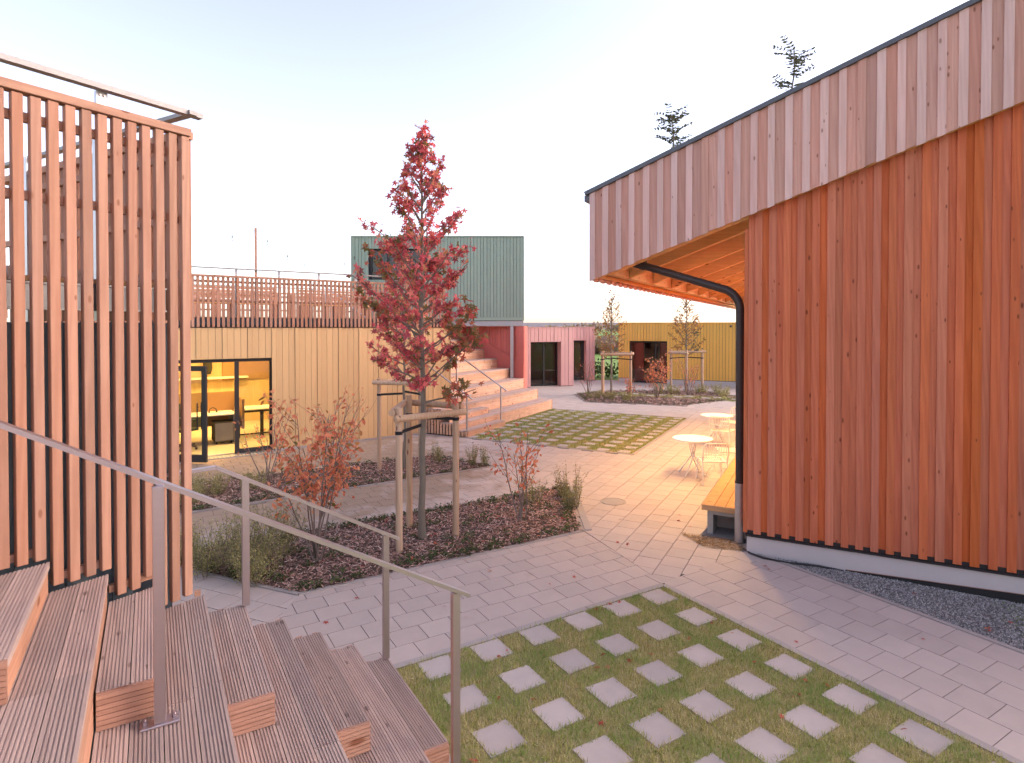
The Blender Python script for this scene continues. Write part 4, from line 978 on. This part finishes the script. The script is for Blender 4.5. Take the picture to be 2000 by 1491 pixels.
# recessed lamps under the eaves (lit in the photograph), warm white
for k in range(7):
    y = 1.80 + 1.5 * k; x = -.86; z = zbot(x) + .298
    lp = empty('soffit_lamp', bl(x, y, z), BRZ, ('first second third fourth fifth sixth seventh'.split()[k] + ' lit warm lamp from the gable end in the veranda soffit'), 'lamp', 'lamps under the veranda eaves')
    MB().disc((0, 0), .055, -.014, -.008, 16).build('lens', 'lamp_warm', lp); MB().tube([(0, 0, -.016), (0, 0, .0)], .068, 16, False).build('ring', 'white_metal', lp)
    sp = bpy.data.lights.new('soffit_spot', 'SPOT'); sp.energy = 140; sp.color = (1, .61, .22); sp.spot_size = R(130); sp.spot_blend = .9; sp.shadow_soft_size = .11
    spo = bpy.data.objects.new('soffit_spot', sp); COL.objects.link(spo); spo.parent = lp; spo.location = (0, 0, -.03)

# ------------------------------------------------------------------ veranda deck
dkv = empty('veranda_deck', bl(-.33, .44), BRZ, 'raised larch veranda deck on concrete supports along the timber building', 'deck')
dx0 = -.645 + .33
for i in range(4): piece(dkv, 'plank', 'deck_wood', dx0 + i * .152 + .002, dx0 + i * .152 + .148, .0, 13.5, .39, .43)
piece(dkv, 'front_board', 'deck_wood', dx0, .29, -.028, -.002, .355, .43); piece(dkv, 'edge_board', 'deck_wood', dx0 - .022, dx0 - .001, -.028, 13.5, .35, .429)
for y in (.03, 3.0, 6.0, 9.0):
    s_ = MB(); s_.box(dx0 + .05, dx0 + .13, y, y + .45, -.03, .348); s_.box(.22, .29, y, y + .45, -.03, .348); s_.box(dx0 + .132, .218, y, y + .45, .285, .348); s_.box(dx0 + .132, .218, y + .36, y + .45, -.03, .283)
    s_.build('concrete_support', 'concrete', dkv)
tag(MB().prism([bl(-.68, .35)[:2], bl(-.02, .30)[:2], bl(-.02, 1.0)[:2], bl(-.60, 1.0)[:2]], -.03, .006).build('drip_bed', 'gravel_bed'), 'dark gravel bed under the veranda end', kind='structure')

# ------------------------------------------------------------------ downpipe
dp = empty('downpipe', bl(-.135, .30), BRZ, 'black rain pipe bending down to a grey standpipe at the building corner', 'pipe')
P = [(-1.40, 0, 3.93)]
P += [(-1.30, 0, 3.895), (-.26, 0, 3.545)]
for t in range(1, 8):
    f = R(90) * t / 7; P.append((-.26 + .24 * math.sin(f) * 1.05, 0, 3.545 - .05 * f - .22 * (1 - math.cos(f))))
P += [(-.006, 0, 3.1), (0, 0, .86)]
MB().tube(P, .057, 14).build('pipe', 'pipe_black', dp, smooth=True)
MB().tube([(0, 0, .0), (0, 0, .84)], .064, 16).build('standpipe', 'galvanised', dp, smooth=True)
MB().tube([(0, 0, .835), (0, 0, .865)], .068, 16).build('collar', 'pipe_black', dp, smooth=True)
MB().tube([(0, 0, .52), (0, 0, .55)], .069, 16).bar((.06, 0, .535), (.135, 0, .535), .02, .025).build('clamp', 'galvanised', dp, smooth=True)
MB().tube([(-1.50, 0, 3.97), (-1.34, 0, 3.915)], .075, 12).build('inlet', 'pipe_black', dp, smooth=True)

# plinth membrane and a thin cable along the gravel
mb = empty('dimple_membrane', bl(1.15, -.058), BRZ, 'black dimpled membrane strip showing below the plinth', 'membrane')
MB().hexa([(0, -.004, -.16), (5.6, -.004, -.30), (5.6, .004, -.30), (0, .004, -.16), (0, -.004, -.006), (5.6, -.004, .15), (5.6, .004, .15), (0, .004, -.006)]).build('sheet', 'black_rubber', mb)
dm = []; 
for i in range(150):
    for j in range(9):
        xx = .1 + i * .022 + (.011 if j % 2 else 0); zz_ = -.13 + .022 * j + .01 * xx
        if zz_ < -.016 + .027 * xx: dm.append((xx, -.006, zz_))
dm = np.array(dm); o = scatter('dimples', *OCTA, dm, np.repeat(np.eye(3)[None], len(dm), 0), .0065, 'black_rubber', mb); o['kind'] = 'stuff'
MB().tube([(0, -.006, -.006), (5.6, -.006, .15)], .004, 5).build('edge_bead', 'larch_rail', mb)
cb = empty('garden_hose', bl(-.05, -.06, .02), 0, 'thin black hose trailing from the building corner over the gravel', 'hose')
MB().tube([tuple(Vector(bl(*q)) - Vector(bl(-.05, -.06, .02))) for q in ((-.05, .05, .01), (.05, -.10, .015), (.22, -.20, .018), (.5, -.22, .015), (.85, -.14, .012), (1.15, -.075, -.03), (1.3, -.07, -.08))], .012, 6).build('tube', 'black_rubber', cb, smooth=True)
# dry litter at the corner
P = rand_in([bl(-.95, .28)[:2], bl(-.55, -.12)[:2], bl(-.02, -.06)[:2], bl(-.12, .36)[:2]], 900); m = len(P)
tag(scatter('litter', *CHIP, np.c_[P, .004 + .022 * rng.random(m)], rotmats(m, np.abs(rng.normal(0, .3, m))), np.stack([.03 + .04 * rng.random(m), .02 * np.ones(m), .02 * np.ones(m)], 1), 'straw'), 'dry needles and leaf litter at the foot of the rain pipe', 'litter', kind='stuff')

# ------------------------------------------------------------------ cafe tables and wire chairs
def table(label, x, y):
    r = empty('cafe_table', bl(x, y), BRZ + random.uniform(0, 1), label, 'table', 'round white cafe tables')
    MB().disc((0, 0), .40, .722, .742, 48).build('tabletop', 'white_metal', r); MB().disc((0, 0), .10, .705, .720, 16).build('hub', 'white_metal', r)
    for k in range(4):
        t = k * math.pi / 2 + .4; MB().tube([(.10 * math.cos(t + 2.6), .10 * math.sin(t + 2.6), .708), (.03 * math.cos(t + 1.4), .03 * math.sin(t + 1.4), .40), (.30 * math.cos(t), .30 * math.sin(t), .0)], .011, 8).build('leg', 'white_metal', r, smooth=True)
    return r
table('round white cafe table nearest the veranda corner', -1.48, 3.96)
table('round white cafe table further along the veranda', -1.56, 7.50)
def chair(label, x, y, rz):
    r = empty('wire_chair', bl(x, y), BRZ + rz, label, 'chair', 'white wire chairs'); w_ = .23
    for sx in (-1, 1):
        MB().tube([(sx * w_ * 1.05, -.24, 0), (sx * w_ * .96, -.19, .44)], .011, 6).build('leg', 'white_metal', r)
        MB().tube([(sx * w_ * 1.05, .26, 0), (sx * w_ * .98, .18, .44)], .011, 6).build('leg', 'white_metal', r)
    sf = MB().tube([(-w_, -.21, .44), (w_, -.21, .44), (w_ * .98, .19, .43), (-w_ * .98, .19, .43), (-w_, -.21, .44)], .011, 6).build('seat_frame', 'white_metal', r)
    for i in range(11):
        xx = -w_ + (i + .5) * 2 * w_ / 11; MB().tube([(xx, -.21, .445), (xx, -.05, .425), (xx, .19, .432)], .0075, 5).build('seat_rod', 'white_metal', sf)
    bk = MB().tube([(-w_, .17, .44), (-w_ * 1.03, .24, .62), (-w_ * .98, .27, .76), (-w_ * .8, .285, .80), (w_ * .8, .285, .80), (w_ * .98, .27, .76), (w_ * 1.03, .24, .62), (w_, .17, .44)], .012, 6).build('back_frame', 'white_metal', r, smooth=True)
    MB().tube([(-w_ * 1.02, .235, .60), (0, .27, .59), (w_ * 1.02, .235, .60)], .009, 5).build('back_bar', 'white_metal', bk)
    for i in range(9):
        xx = -w_ * .82 + i * 2 * w_ * .82 / 8; MB().tube([(xx, .25 + .015 * (1 - abs(xx) / w_), .595), (xx, .285, .80)], .0075, 5).build('back_rod', 'white_metal', bk)
    return r
chair('white wire chair in front of the nearest cafe table', -1.02, 3.50, R(205))
chair('white wire chair between the nearest table and the deck edge', -.88, 4.60, R(-70))
chair('white wire chair in front of the further cafe table', -1.36, 7.10, R(170))
chair('white wire chair behind the further cafe table', -1.30, 8.55, R(-25))
# manhole cover in the plaza
mh = empty('manhole_cover', (1.74, 10.26, 0), 0, 'round worn manhole cover in the plaza paving', 'manhole')
MB().disc((0, 0), .20, -.01, .004, 28).build('cover', 'kerb_stone', mh); MB().tube([(.215 * math.cos(t * math.pi / 14), .215 * math.sin(t * math.pi / 14), .001) for t in range(29)], .006, 5).build('ring', 'concrete', mh)

# ================================================================== VEGETATION
def aim(d):
    """rotation matrix taking +y to direction d (unit), with a random roll"""
    d = Vector(d).normalized(); q = Vector((0, 1, 0)).rotation_difference(d)
    return np.array((q.to_matrix() @ Matrix.Rotation(random.uniform(0, 2 * math.pi), 3, 'Y')))
def bez(p, d, L, up, n=6, wob=.06):
    """a bending twig: start p, direction d, turning towards up"""
    pts = [Vector(p)]; d = Vector(d).normalized()
    for i in range(n):
        d = (d + Vector((random.gauss(0, wob), random.gauss(0, wob), random.gauss(0, wob) + up / n))).normalized(); pts.append(pts[-1] + d * L / n)
    return pts
def leaves_on(pts, t0, n, spread, size, out, droop=.3, tilt=1.0):
    for _ in range(n):
        t = (t0 + (1 - t0) * random.random()) * (len(pts) - 1); i = min(int(t), len(pts) - 2); f = t - i
        p = pts[i].lerp(pts[i + 1], f) + Vector((random.gauss(0, spread), random.gauss(0, spread), random.gauss(0, spread) - droop * spread))
        d = Vector((random.gauss(0, 1), random.gauss(0, 1), random.gauss(-droop, .7)))
        out.append((p, aim(d), size * random.uniform(.65, 1.2)))
def put_leaves(name, tmpl, L, mat, parent):
    return scatter(name, *tmpl, np.array([tuple(l[0]) for l in L]), np.array([l[1] for l in L]), np.array([l[2] for l in L]), mat, parent)
def red_tree(loc, label, H, prof, nbr, nleaf, leafsz, seed, tr=.05, z0=2.1, lean=0., tmat='leaf_gum', extra=(), green=.1, tmpl=STAR, grp=None, green_mat='leaf_gum_green'):
    random.seed(seed); r = empty('tree', (*loc, 0), 0, label, 'tree', grp)
    tk = [Vector((0, 0, -.03))]; n = 14
    for i in range(1, n + 1):
        t = i / n; tk.append(Vector((lean * t + random.gauss(0, .012), random.gauss(0, .012), H * t * .985)))
    tkr = [tr * (1.25 if i == 0 else 1) * (1 - .93 * (i / n) ** 1.1) + .004 for i in range(n + 1)]
    MB().tube(tk, tkr, 10).build('trunk', 'bark_young', r, smooth=True)
    A = MB(); L = []; G = []
    def tz(z):
        t = max(0, min(.999, z / (H * .985))) * n; i = int(t); return tk[i].lerp(tk[i + 1], t - i)
    specs = []
    for k in range(nbr):
        t = (k + random.random()) / nbr; z = z0 + (H - .25 - z0) * t
        specs.append((z, k * 2.4 + random.uniform(-.5, .5), np.interp(z, prof[0], prof[1]) * random.uniform(.75, 1.15)))
    specs += list(extra)
    for z, az, rad in specs:
        el = np.interp(z / H, (.3, .6, 1), (.35, .75, 1.1)); zs = max(z0 - .25, z - rad * math.tan(el) * .55)
        b = bez(tz(zs), (math.cos(az), math.sin(az), math.tan(el) * .8), rad * 1.25, .25, 6, .09)
        A.tube(b, [.013 * (1 - .8 * i / 6) + .002 for i in range(7)], 5, False)
        mx = nleaf / nbr * (rad / .55)
        dst = G if (z < z0 + .9 and math.cos(az) > .3 and random.random() < .35) or random.random() < green * .5 else L
        leaves_on(b, .50, int(mx * .42), .040, leafsz, dst)
        for s in range(3):
            t = random.uniform(.35, .9) * 6; i = int(t); p = b[i].lerp(b[min(i + 1, 6)], t - i)
            sb_ = bez(p, (math.cos(az + random.choice((-1, 1)) * .9), math.sin(az + random.choice((-1, 1)) * .9), .7), rad * .42, .2, 4, .1)
            A.tube(sb_, [.006, .005, .004, .003, .002], 4, False); leaves_on(sb_, .35, int(mx * .24), .035, leafsz, dst)
    top = [tz(H - .9 + .1 * i) for i in range(10)]; leaves_on(top, .0, int(nleaf * .055), .055, leafsz, L)
    A.build('branches', 'bark_young', r)
    put_leaves('crown', tmpl, L, tmat, r)
    if G: put_leaves('crown', tmpl, G, green_mat, r)['label'] = 'olive tinged lower leaves'
    return r
T1 = (-1.26, 8.40)
red_tree(T1, 'young sweetgum tree with deep red star leaves in the near bed', 5.90, ((2.1, 2.65, 3.0, 3.7, 4.3, 4.7, 5.1, 5.45, 5.9), (.62, .70, .70, .74, .66, .58, .44, .27, .08)), 54, 2000, .080, 5, .047,
         extra=((2.55, -.15, .98), (3.35, math.pi + .1, 1.05), (3.72, .2, .72)))
T2 = (-2.26, 12.56)
red_tree(T2, 'slim red sweetgum tree behind, in the office bed', 4.9, ((2.0, 2.8, 3.6, 4.3, 4.9), (.55, .70, .62, .4, .08)), 26, 700, .095, 9, .035)
OAKP = ((1.6, 2.3, 3.0, 3.8, 4.7), (.55, .75, .72, .5, .12))
red_tree((4.39, 26.44), 'young oak with sparse orange leaves between the pink and ochre houses', 4.7, OAKP, 38, 760, .105, 13, .045, 1.55, tmat='leaf_oak', tmpl=OVAL, grp='young oaks in the far bed', green=.0, green_mat='leaf_oak')
red_tree((8.26, 28.37), 'young oak with orange brown leaves before the ochre wall', 4.75, OAKP, 38, 850, .11, 17, .05, 1.7, tmat='leaf_oak', tmpl=OVAL, grp='young oaks in the far bed', green=.0, green_mat='leaf_robinia')

def stakes(label, posts, H, rails, tree, straps, rad=.047):
    r = empty('tree_stake', (*tree, 0), 0, label, 'tree stake')
    Z = lambda p, z: (p[0] - tree[0], p[1] - tree[1], z)
    for p, h in posts: 
        MB().tube([Z(p, -.05), Z(p, h * .5), Z(p, h)], [rad, rad * 1.0, rad * .97], 12).build('post', 'stake_wood', r, smooth=True)
    for i, j, z, ex in rails:
        a, b = Vector(Z(posts[i][0], z)), Vector(Z(posts[j][0], z)); d = (b - a).normalized(); o = Vector((d.y, -d.x, 0)) * (rad * 1.75) * (1 if Vector((d.y, -d.x)).dot(Vector((a.x, a.y))) > 0 else -1)
        MB().tube([a + o - d * ex, b + o + d * ex], rad * .98, 12).build('cross_rail', 'stake_wood', r, smooth=True)
    for i, z in straps:
        a = Vector(Z(posts[i][0], z)); t = Vector((0, 0, z + .03)); d = (t - a).normalized()
        MB().bar(a, t, .004, .045).tube([a + Vector((math.cos(k * math.pi / 4) * rad * 1.06, math.sin(k * math.pi / 4) * rad * 1.06, 0)) for k in range(9)], .006, 4).build('strap', 'strap', r)
        MB().tube([a - Vector((0, 0, .024)), a + Vector((0, 0, .024))], rad * 1.05, 12, False).build('strap', 'strap', r)
    return r
stakes('three round timber stakes tied to the red sweetgum tree', [((-1.50, 7.92), 1.93), ((-1.53, 8.90), 1.99), ((-.80, 8.50), 1.99)], 2, [(0, 2, 1.80, .10), (0, 1, 1.87, .06), (1, 2, 1.87, .06)], T1, [(0, 1.60), (1, 1.70), (2, 1.70)])
stakes('timber stakes holding the slim tree in the office bed', [((-2.80, 12.60), 1.92), ((-1.85, 12.30), 1.92), ((-2.05, 13.35), 1.92)], 2, [(0, 1, 1.84, .10), (0, 2, 1.84, .08)], T2, [(0, 1.58), (1, 1.62)], .044)
stakes('timber stakes round the young oak beside the pink house', [((3.95, 26.1), 1.95), ((5.15, 26.0), 1.95), ((4.1, 26.95), 1.95)], 2, [(0, 1, 1.82, .1), (2, 1, 1.85, .08)], (4.39, 26.44), [(0, 1.6), (1, 1.6)], .062)
stakes('timber stakes round the young oak before the ochre wall', [((7.45, 28.05), 1.95), ((8.95, 28.15), 1.95), ((8.05, 27.6), 1.95)], 2, [(0, 1, 1.85, .12), (0, 2, 1.80, .1)], (8.26, 28.37), [(0, 1.55), (1, 1.55)], .055)

def shrub(label, loc, H, spread, nst, nleaf, lsz, seed, mat='leaf_amel', t0=.35, grp='orange serviceberry shrubs', bark='bark_dark', name='shrub', tw=4, up=.55, clus=.05):
    random.seed(seed); r = empty(name, (*loc, 0), 0, label, 'shrub', grp); A = MB(); L = []
    for k in range(nst):
        az = k * 2.4 + random.random(); tl = random.uniform(.05, 1.0) ** .8 * spread
        b = bez((random.gauss(0, .035), random.gauss(0, .035), -.02), (math.cos(az) * tl, math.sin(az) * tl, 1.0), H * random.uniform(.7, 1.05) * math.sqrt(1 + tl * tl) * .92, up * tl, 8, .055)
        A.tube(b, [.011 * (1 - .82 * i / 8) + .0016 for i in range(9)], 5, False)
        leaves_on(b, max(t0, .55), max(1, int(nleaf / nst * .3)), clus, lsz, L, .6)
        for s in range(tw):
            t = random.uniform(.28, .95) * 8; i = int(t); p = b[i].lerp(b[min(i + 1, 8)], t - i); a2 = az + random.uniform(-1.6, 1.6)
            s2 = bez(p, (math.cos(a2) * .7, math.sin(a2) * .7, .75), H * .30 * random.uniform(.5, 1.2), .2, 5, .09)
            A.tube(s2, [.0045 - .0006 * i for i in range(6)], 4, False); leaves_on(s2, t0, int(nleaf / nst / tw * .7), clus, lsz, L, .6)
    A.build('stems', bark, r); put_leaves('foliage', OVAL, L, mat, r); return r
shrub('dense orange serviceberry shrub beside the handrails', (-2.50, 7.62), 2.1, .50, 11, 900, .088, 31, clus=.06)
shrub('airy orange serviceberry shrub at the plaza end of the near bed', (.12, 9.22), 1.62, .42, 6, 230, .078, 32)
shrub('bare twiggy serviceberry shrub with a few orange tips by the yellow wall', (-3.66, 12.15), 1.75, .42, 9, 80, .075, 33, t0=.8)
shrub('orange shrub behind the dense one in the office bed', (-4.75, 11.6), 1.35, .45, 6, 150, .07, 34)
shrub('leafy orange shrub in front of the ochre house door', (6.1, 25.2), 1.85, .55, 10, 520, .095, 35)
shrub('thin orange shrub beside the stakes of the ochre wall oak', (7.75, 26.3), 1.75, .42, 8, 170, .085, 36)
shrub('sparse twiggy shrub at the pink house corner', (3.35, 26.3), 1.7, .55, 9, 110, .08, 37)
shrub('low orange shrub in the middle of the far bed', (4.9, 25.0), .95, .5, 6, 150, .08, 38)

def evergreen(label, loc, H, wd, nsh, seed, grp='low evergreen shrubs', mat='leaf_ever', lsz=.026, per=60):
    random.seed(seed); r = empty('evergreen_shrub', (*loc, 0), 0, label, 'shrub', grp); A = MB(); L = []
    for k in range(nsh):
        az = random.uniform(0, 6.3); q = math.sqrt(random.random()) * wd
        b = bez((math.cos(az) * q * .55, math.sin(az) * q * .55, -.02), (math.cos(az) * q * 1.3, math.sin(az) * q * 1.3, 1), H * random.uniform(.55, 1.05), .3, 5, .07)
        A.tube(b, [.004 - .0005 * i for i in range(6)], 4, False); leaves_on(b, .12, per, .022, lsz, L, -.6)
    A.build('stems', bark := 'bark_dark', r); put_leaves('foliage', OVAL, L, mat, r); return r
for lab, p, H, wd, ns, sd in (('olive evergreen shrub touching the screen corner', ab(.55, 8.15), .62, .36, 46, 41), ('tallest olive evergreen shrub left of the far handrail post', ab(.98, 7.95), .85, .40, 60, 42), ('bushy evergreen shrub right of the far handrail post', ab(1.35, 8.25), .74, .34, 50, 43),
                              ('low evergreen shrub in front of the tallest one', ab(1.05, 7.60), .48, .34, 40, 44), ('small evergreen at the near bed back edge', ab(.35, 8.7), .5, .32, 30, 45),
                              ('round evergreen at the end of the office bed behind the rails', ab(.9, 11.9), .55, .42, 40, 46), ('dark evergreen beside it near the screen', ab(.45, 11.5), .5, .4, 36, 47), ('spreading evergreen in the office bed', ab(1.6, 12.0), .36, .34, 22, 48),
                              ('upright green shrub at the sharp corner of the near bed', ab(6.2, 8.35), .62, .22, 20, 49), ('leafy green shrub on the plaza edge of the near bed', ab(5.95, 7.95), .45, .2, 18, 50), ('dark green shrub under the airy serviceberry', ab(5.5, 8.45), .48, .22, 18, 51),
                              ('small upright evergreen at the tip of the office bed', ab(5.95, 11.5), .50, .13, 14, 52), ('second small upright evergreen from the tip of the office bed', ab(5.45, 12.2), .48, .13, 14, 53), ('third small upright evergreen near the slim tree', ab(6.15, 11.35), .42, .12, 12, 54)):
    evergreen(lab, p, H, wd, ns, sd)
for i, (p, H, lab) in enumerate((((3.4, 25.0), .42, 'low grassy evergreen at the left end of the far bed'), ((4.0, 24.8), .40, 'low evergreen under the oak beside the pink house'), ((4.7, 24.4), .36, 'low evergreen at the front edge of the far bed'), ((6.6, 26.9), .50, 'dark evergreen behind the leafy orange shrub'), ((7.3, 27.0), .45, 'dark evergreen left of the ochre wall oak'), ((9.3, 26.6), .55, 'upright evergreen near the rain pipe in the far bed'), ((9.0, 25.5), .40, 'low evergreen at the right end of the far bed'), ((8.6, 27.2), .40, 'evergreen clump under the ochre wall oak'))):
    evergreen(lab, p, H, .40, 18, 60 + i, 'evergreens in the far bed', lsz=.05, per=40)
def sapling(label, x, y, H, seed, n=9):
    """feathery young tree growing on the roof, only its top shows"""
    random.seed(seed); z = ztop(x) - .01; r = empty('roof_sapling', bl(x, y, z), 0, label, 'sapling', 'feathery saplings on the roof'); A = MB(); L = []
    tk = bez((0, 0, 0), (.05, 0, 1), H, .2, 6, .05); A.tube(tk, [.014 - .0014 * i for i in range(7)], 5, False)
    for k in range(n):
        t = random.uniform(.15, 1) * 5.9; i = int(t); p = tk[i].lerp(tk[i + 1], t - i); az = k * 2.4
        f = bez(p, (math.cos(az), math.sin(az), .8), H * .33, -.3, 6, .06); A.tube(f, .0025, 3, False)
        for q in range(1, 7):
            for sgn in (-1, 1):
                d = (f[q] - f[q - 1]).normalized(); s = d.cross(Vector((0, 0, 1))).normalized() * sgn; L.append((f[q], aim(s + d * .4), (.058) * random.uniform(.8, 1.2)))
    A.build('stems', 'bark_dark', r); put_leaves('foliage', OVAL, L, 'leaf_robinia', r)
sapling('feathery sapling over the lower roof edge', -1.05, .25, .80, 71, 34)
sapling('thin feathery sapling over the middle of the roof edge', .47, .25, .80, 72, 22)
sapling('tip of a sapling just showing over the upper roof edge', 1.75, .3, .24, 73, 5)

# fallen leaves on paving, grass and gravel
fl = []
random.seed(80)
def drop(poly, n, z):
    for x, y in rand_in(poly, n): fl.append(((x, y, z + random.uniform(.002, .014)), random.uniform(.03, .05)))
drop(NFC, 60, .004); drop([ab(.5, 5.1), ab(5, 5.1), ab(5, 6.9), ab(1.5, 6.9)], 9, .003); drop(BED1, 130, .03); drop([ab(5.2, 1.5), ab(6.8, 1.5), ab(6.8, 5), ab(5.2, 5)], 5, .003)
drop([ab(6.95, 2), ab(7.6, 2), ab(7.3, 4.6)], 7, .0); drop([(1.3, 8.2), (2.8, 8.2), (3.2, 9.8), (1.5, 9.8)], 6, .003); drop(BED2, 60, .03)
tag(scatter('fallen_leaves', *STAR, np.array([f[0] for f in fl]), rotmats(len(fl), np.abs(rng.normal(.25, .3, len(fl)))), np.array([f[1] for f in fl]), 'fallen_leaf'), 'scattered red autumn leaves on lawn, mulch and paving', 'leaves', kind='stuff')

# ------------------------------------------------------------------ distance: hedge, trees on the horizon, low hills
def thicket(name, label, p, q, H, dep, n, lsz, mat):
    P = np.zeros((n, 3)); t = rng.random(n); env = .65 + .35 * np.sin(t * 37) * np.sin(t * 13 + 1)
    P[:, 0] = p[0] + (q[0] - p[0]) * t + rng.normal(0, dep, n); P[:, 1] = p[1] + (q[1] - p[1]) * t + rng.normal(0, dep, n); P[:, 2] = H * env * rng.random(n) ** .7
    return tag(scatter(name, *OVAL, P, rotmats(n), lsz * (.6 + .8 * rng.random(n)), mat), label, 'hedge', kind='stuff')
thicket('hedge', 'russet hedge across the meadow seen between the pink and ochre houses', (2, 72), (26, 66), 2.1, 1.6, 3600, .7, 'hedge_leaf')
thicket('undergrowth', 'green shrubs just beyond the gap between the pink and ochre houses', (4.6, 37.5), (6.2, 36.5), 1.0, .4, 500, .2, 'leaf_cover')
thicket('treeline', 'distant treeline along the horizon', (-260, 420), (330, 400), 5.0, 6, 7000, 2.4, 'hedge_leaf')
tag(MB().hexa([(-900, 900, -1), (1100, 900, -1), (1100, 990, -1), (-900, 990, -1), (-900, 940, 9), (1100, 940, 11), (1100, 960, 11), (-900, 960, 9)]).build('hills', 'hill_far'), 'low hazy ridge on the horizon', kind='structure')
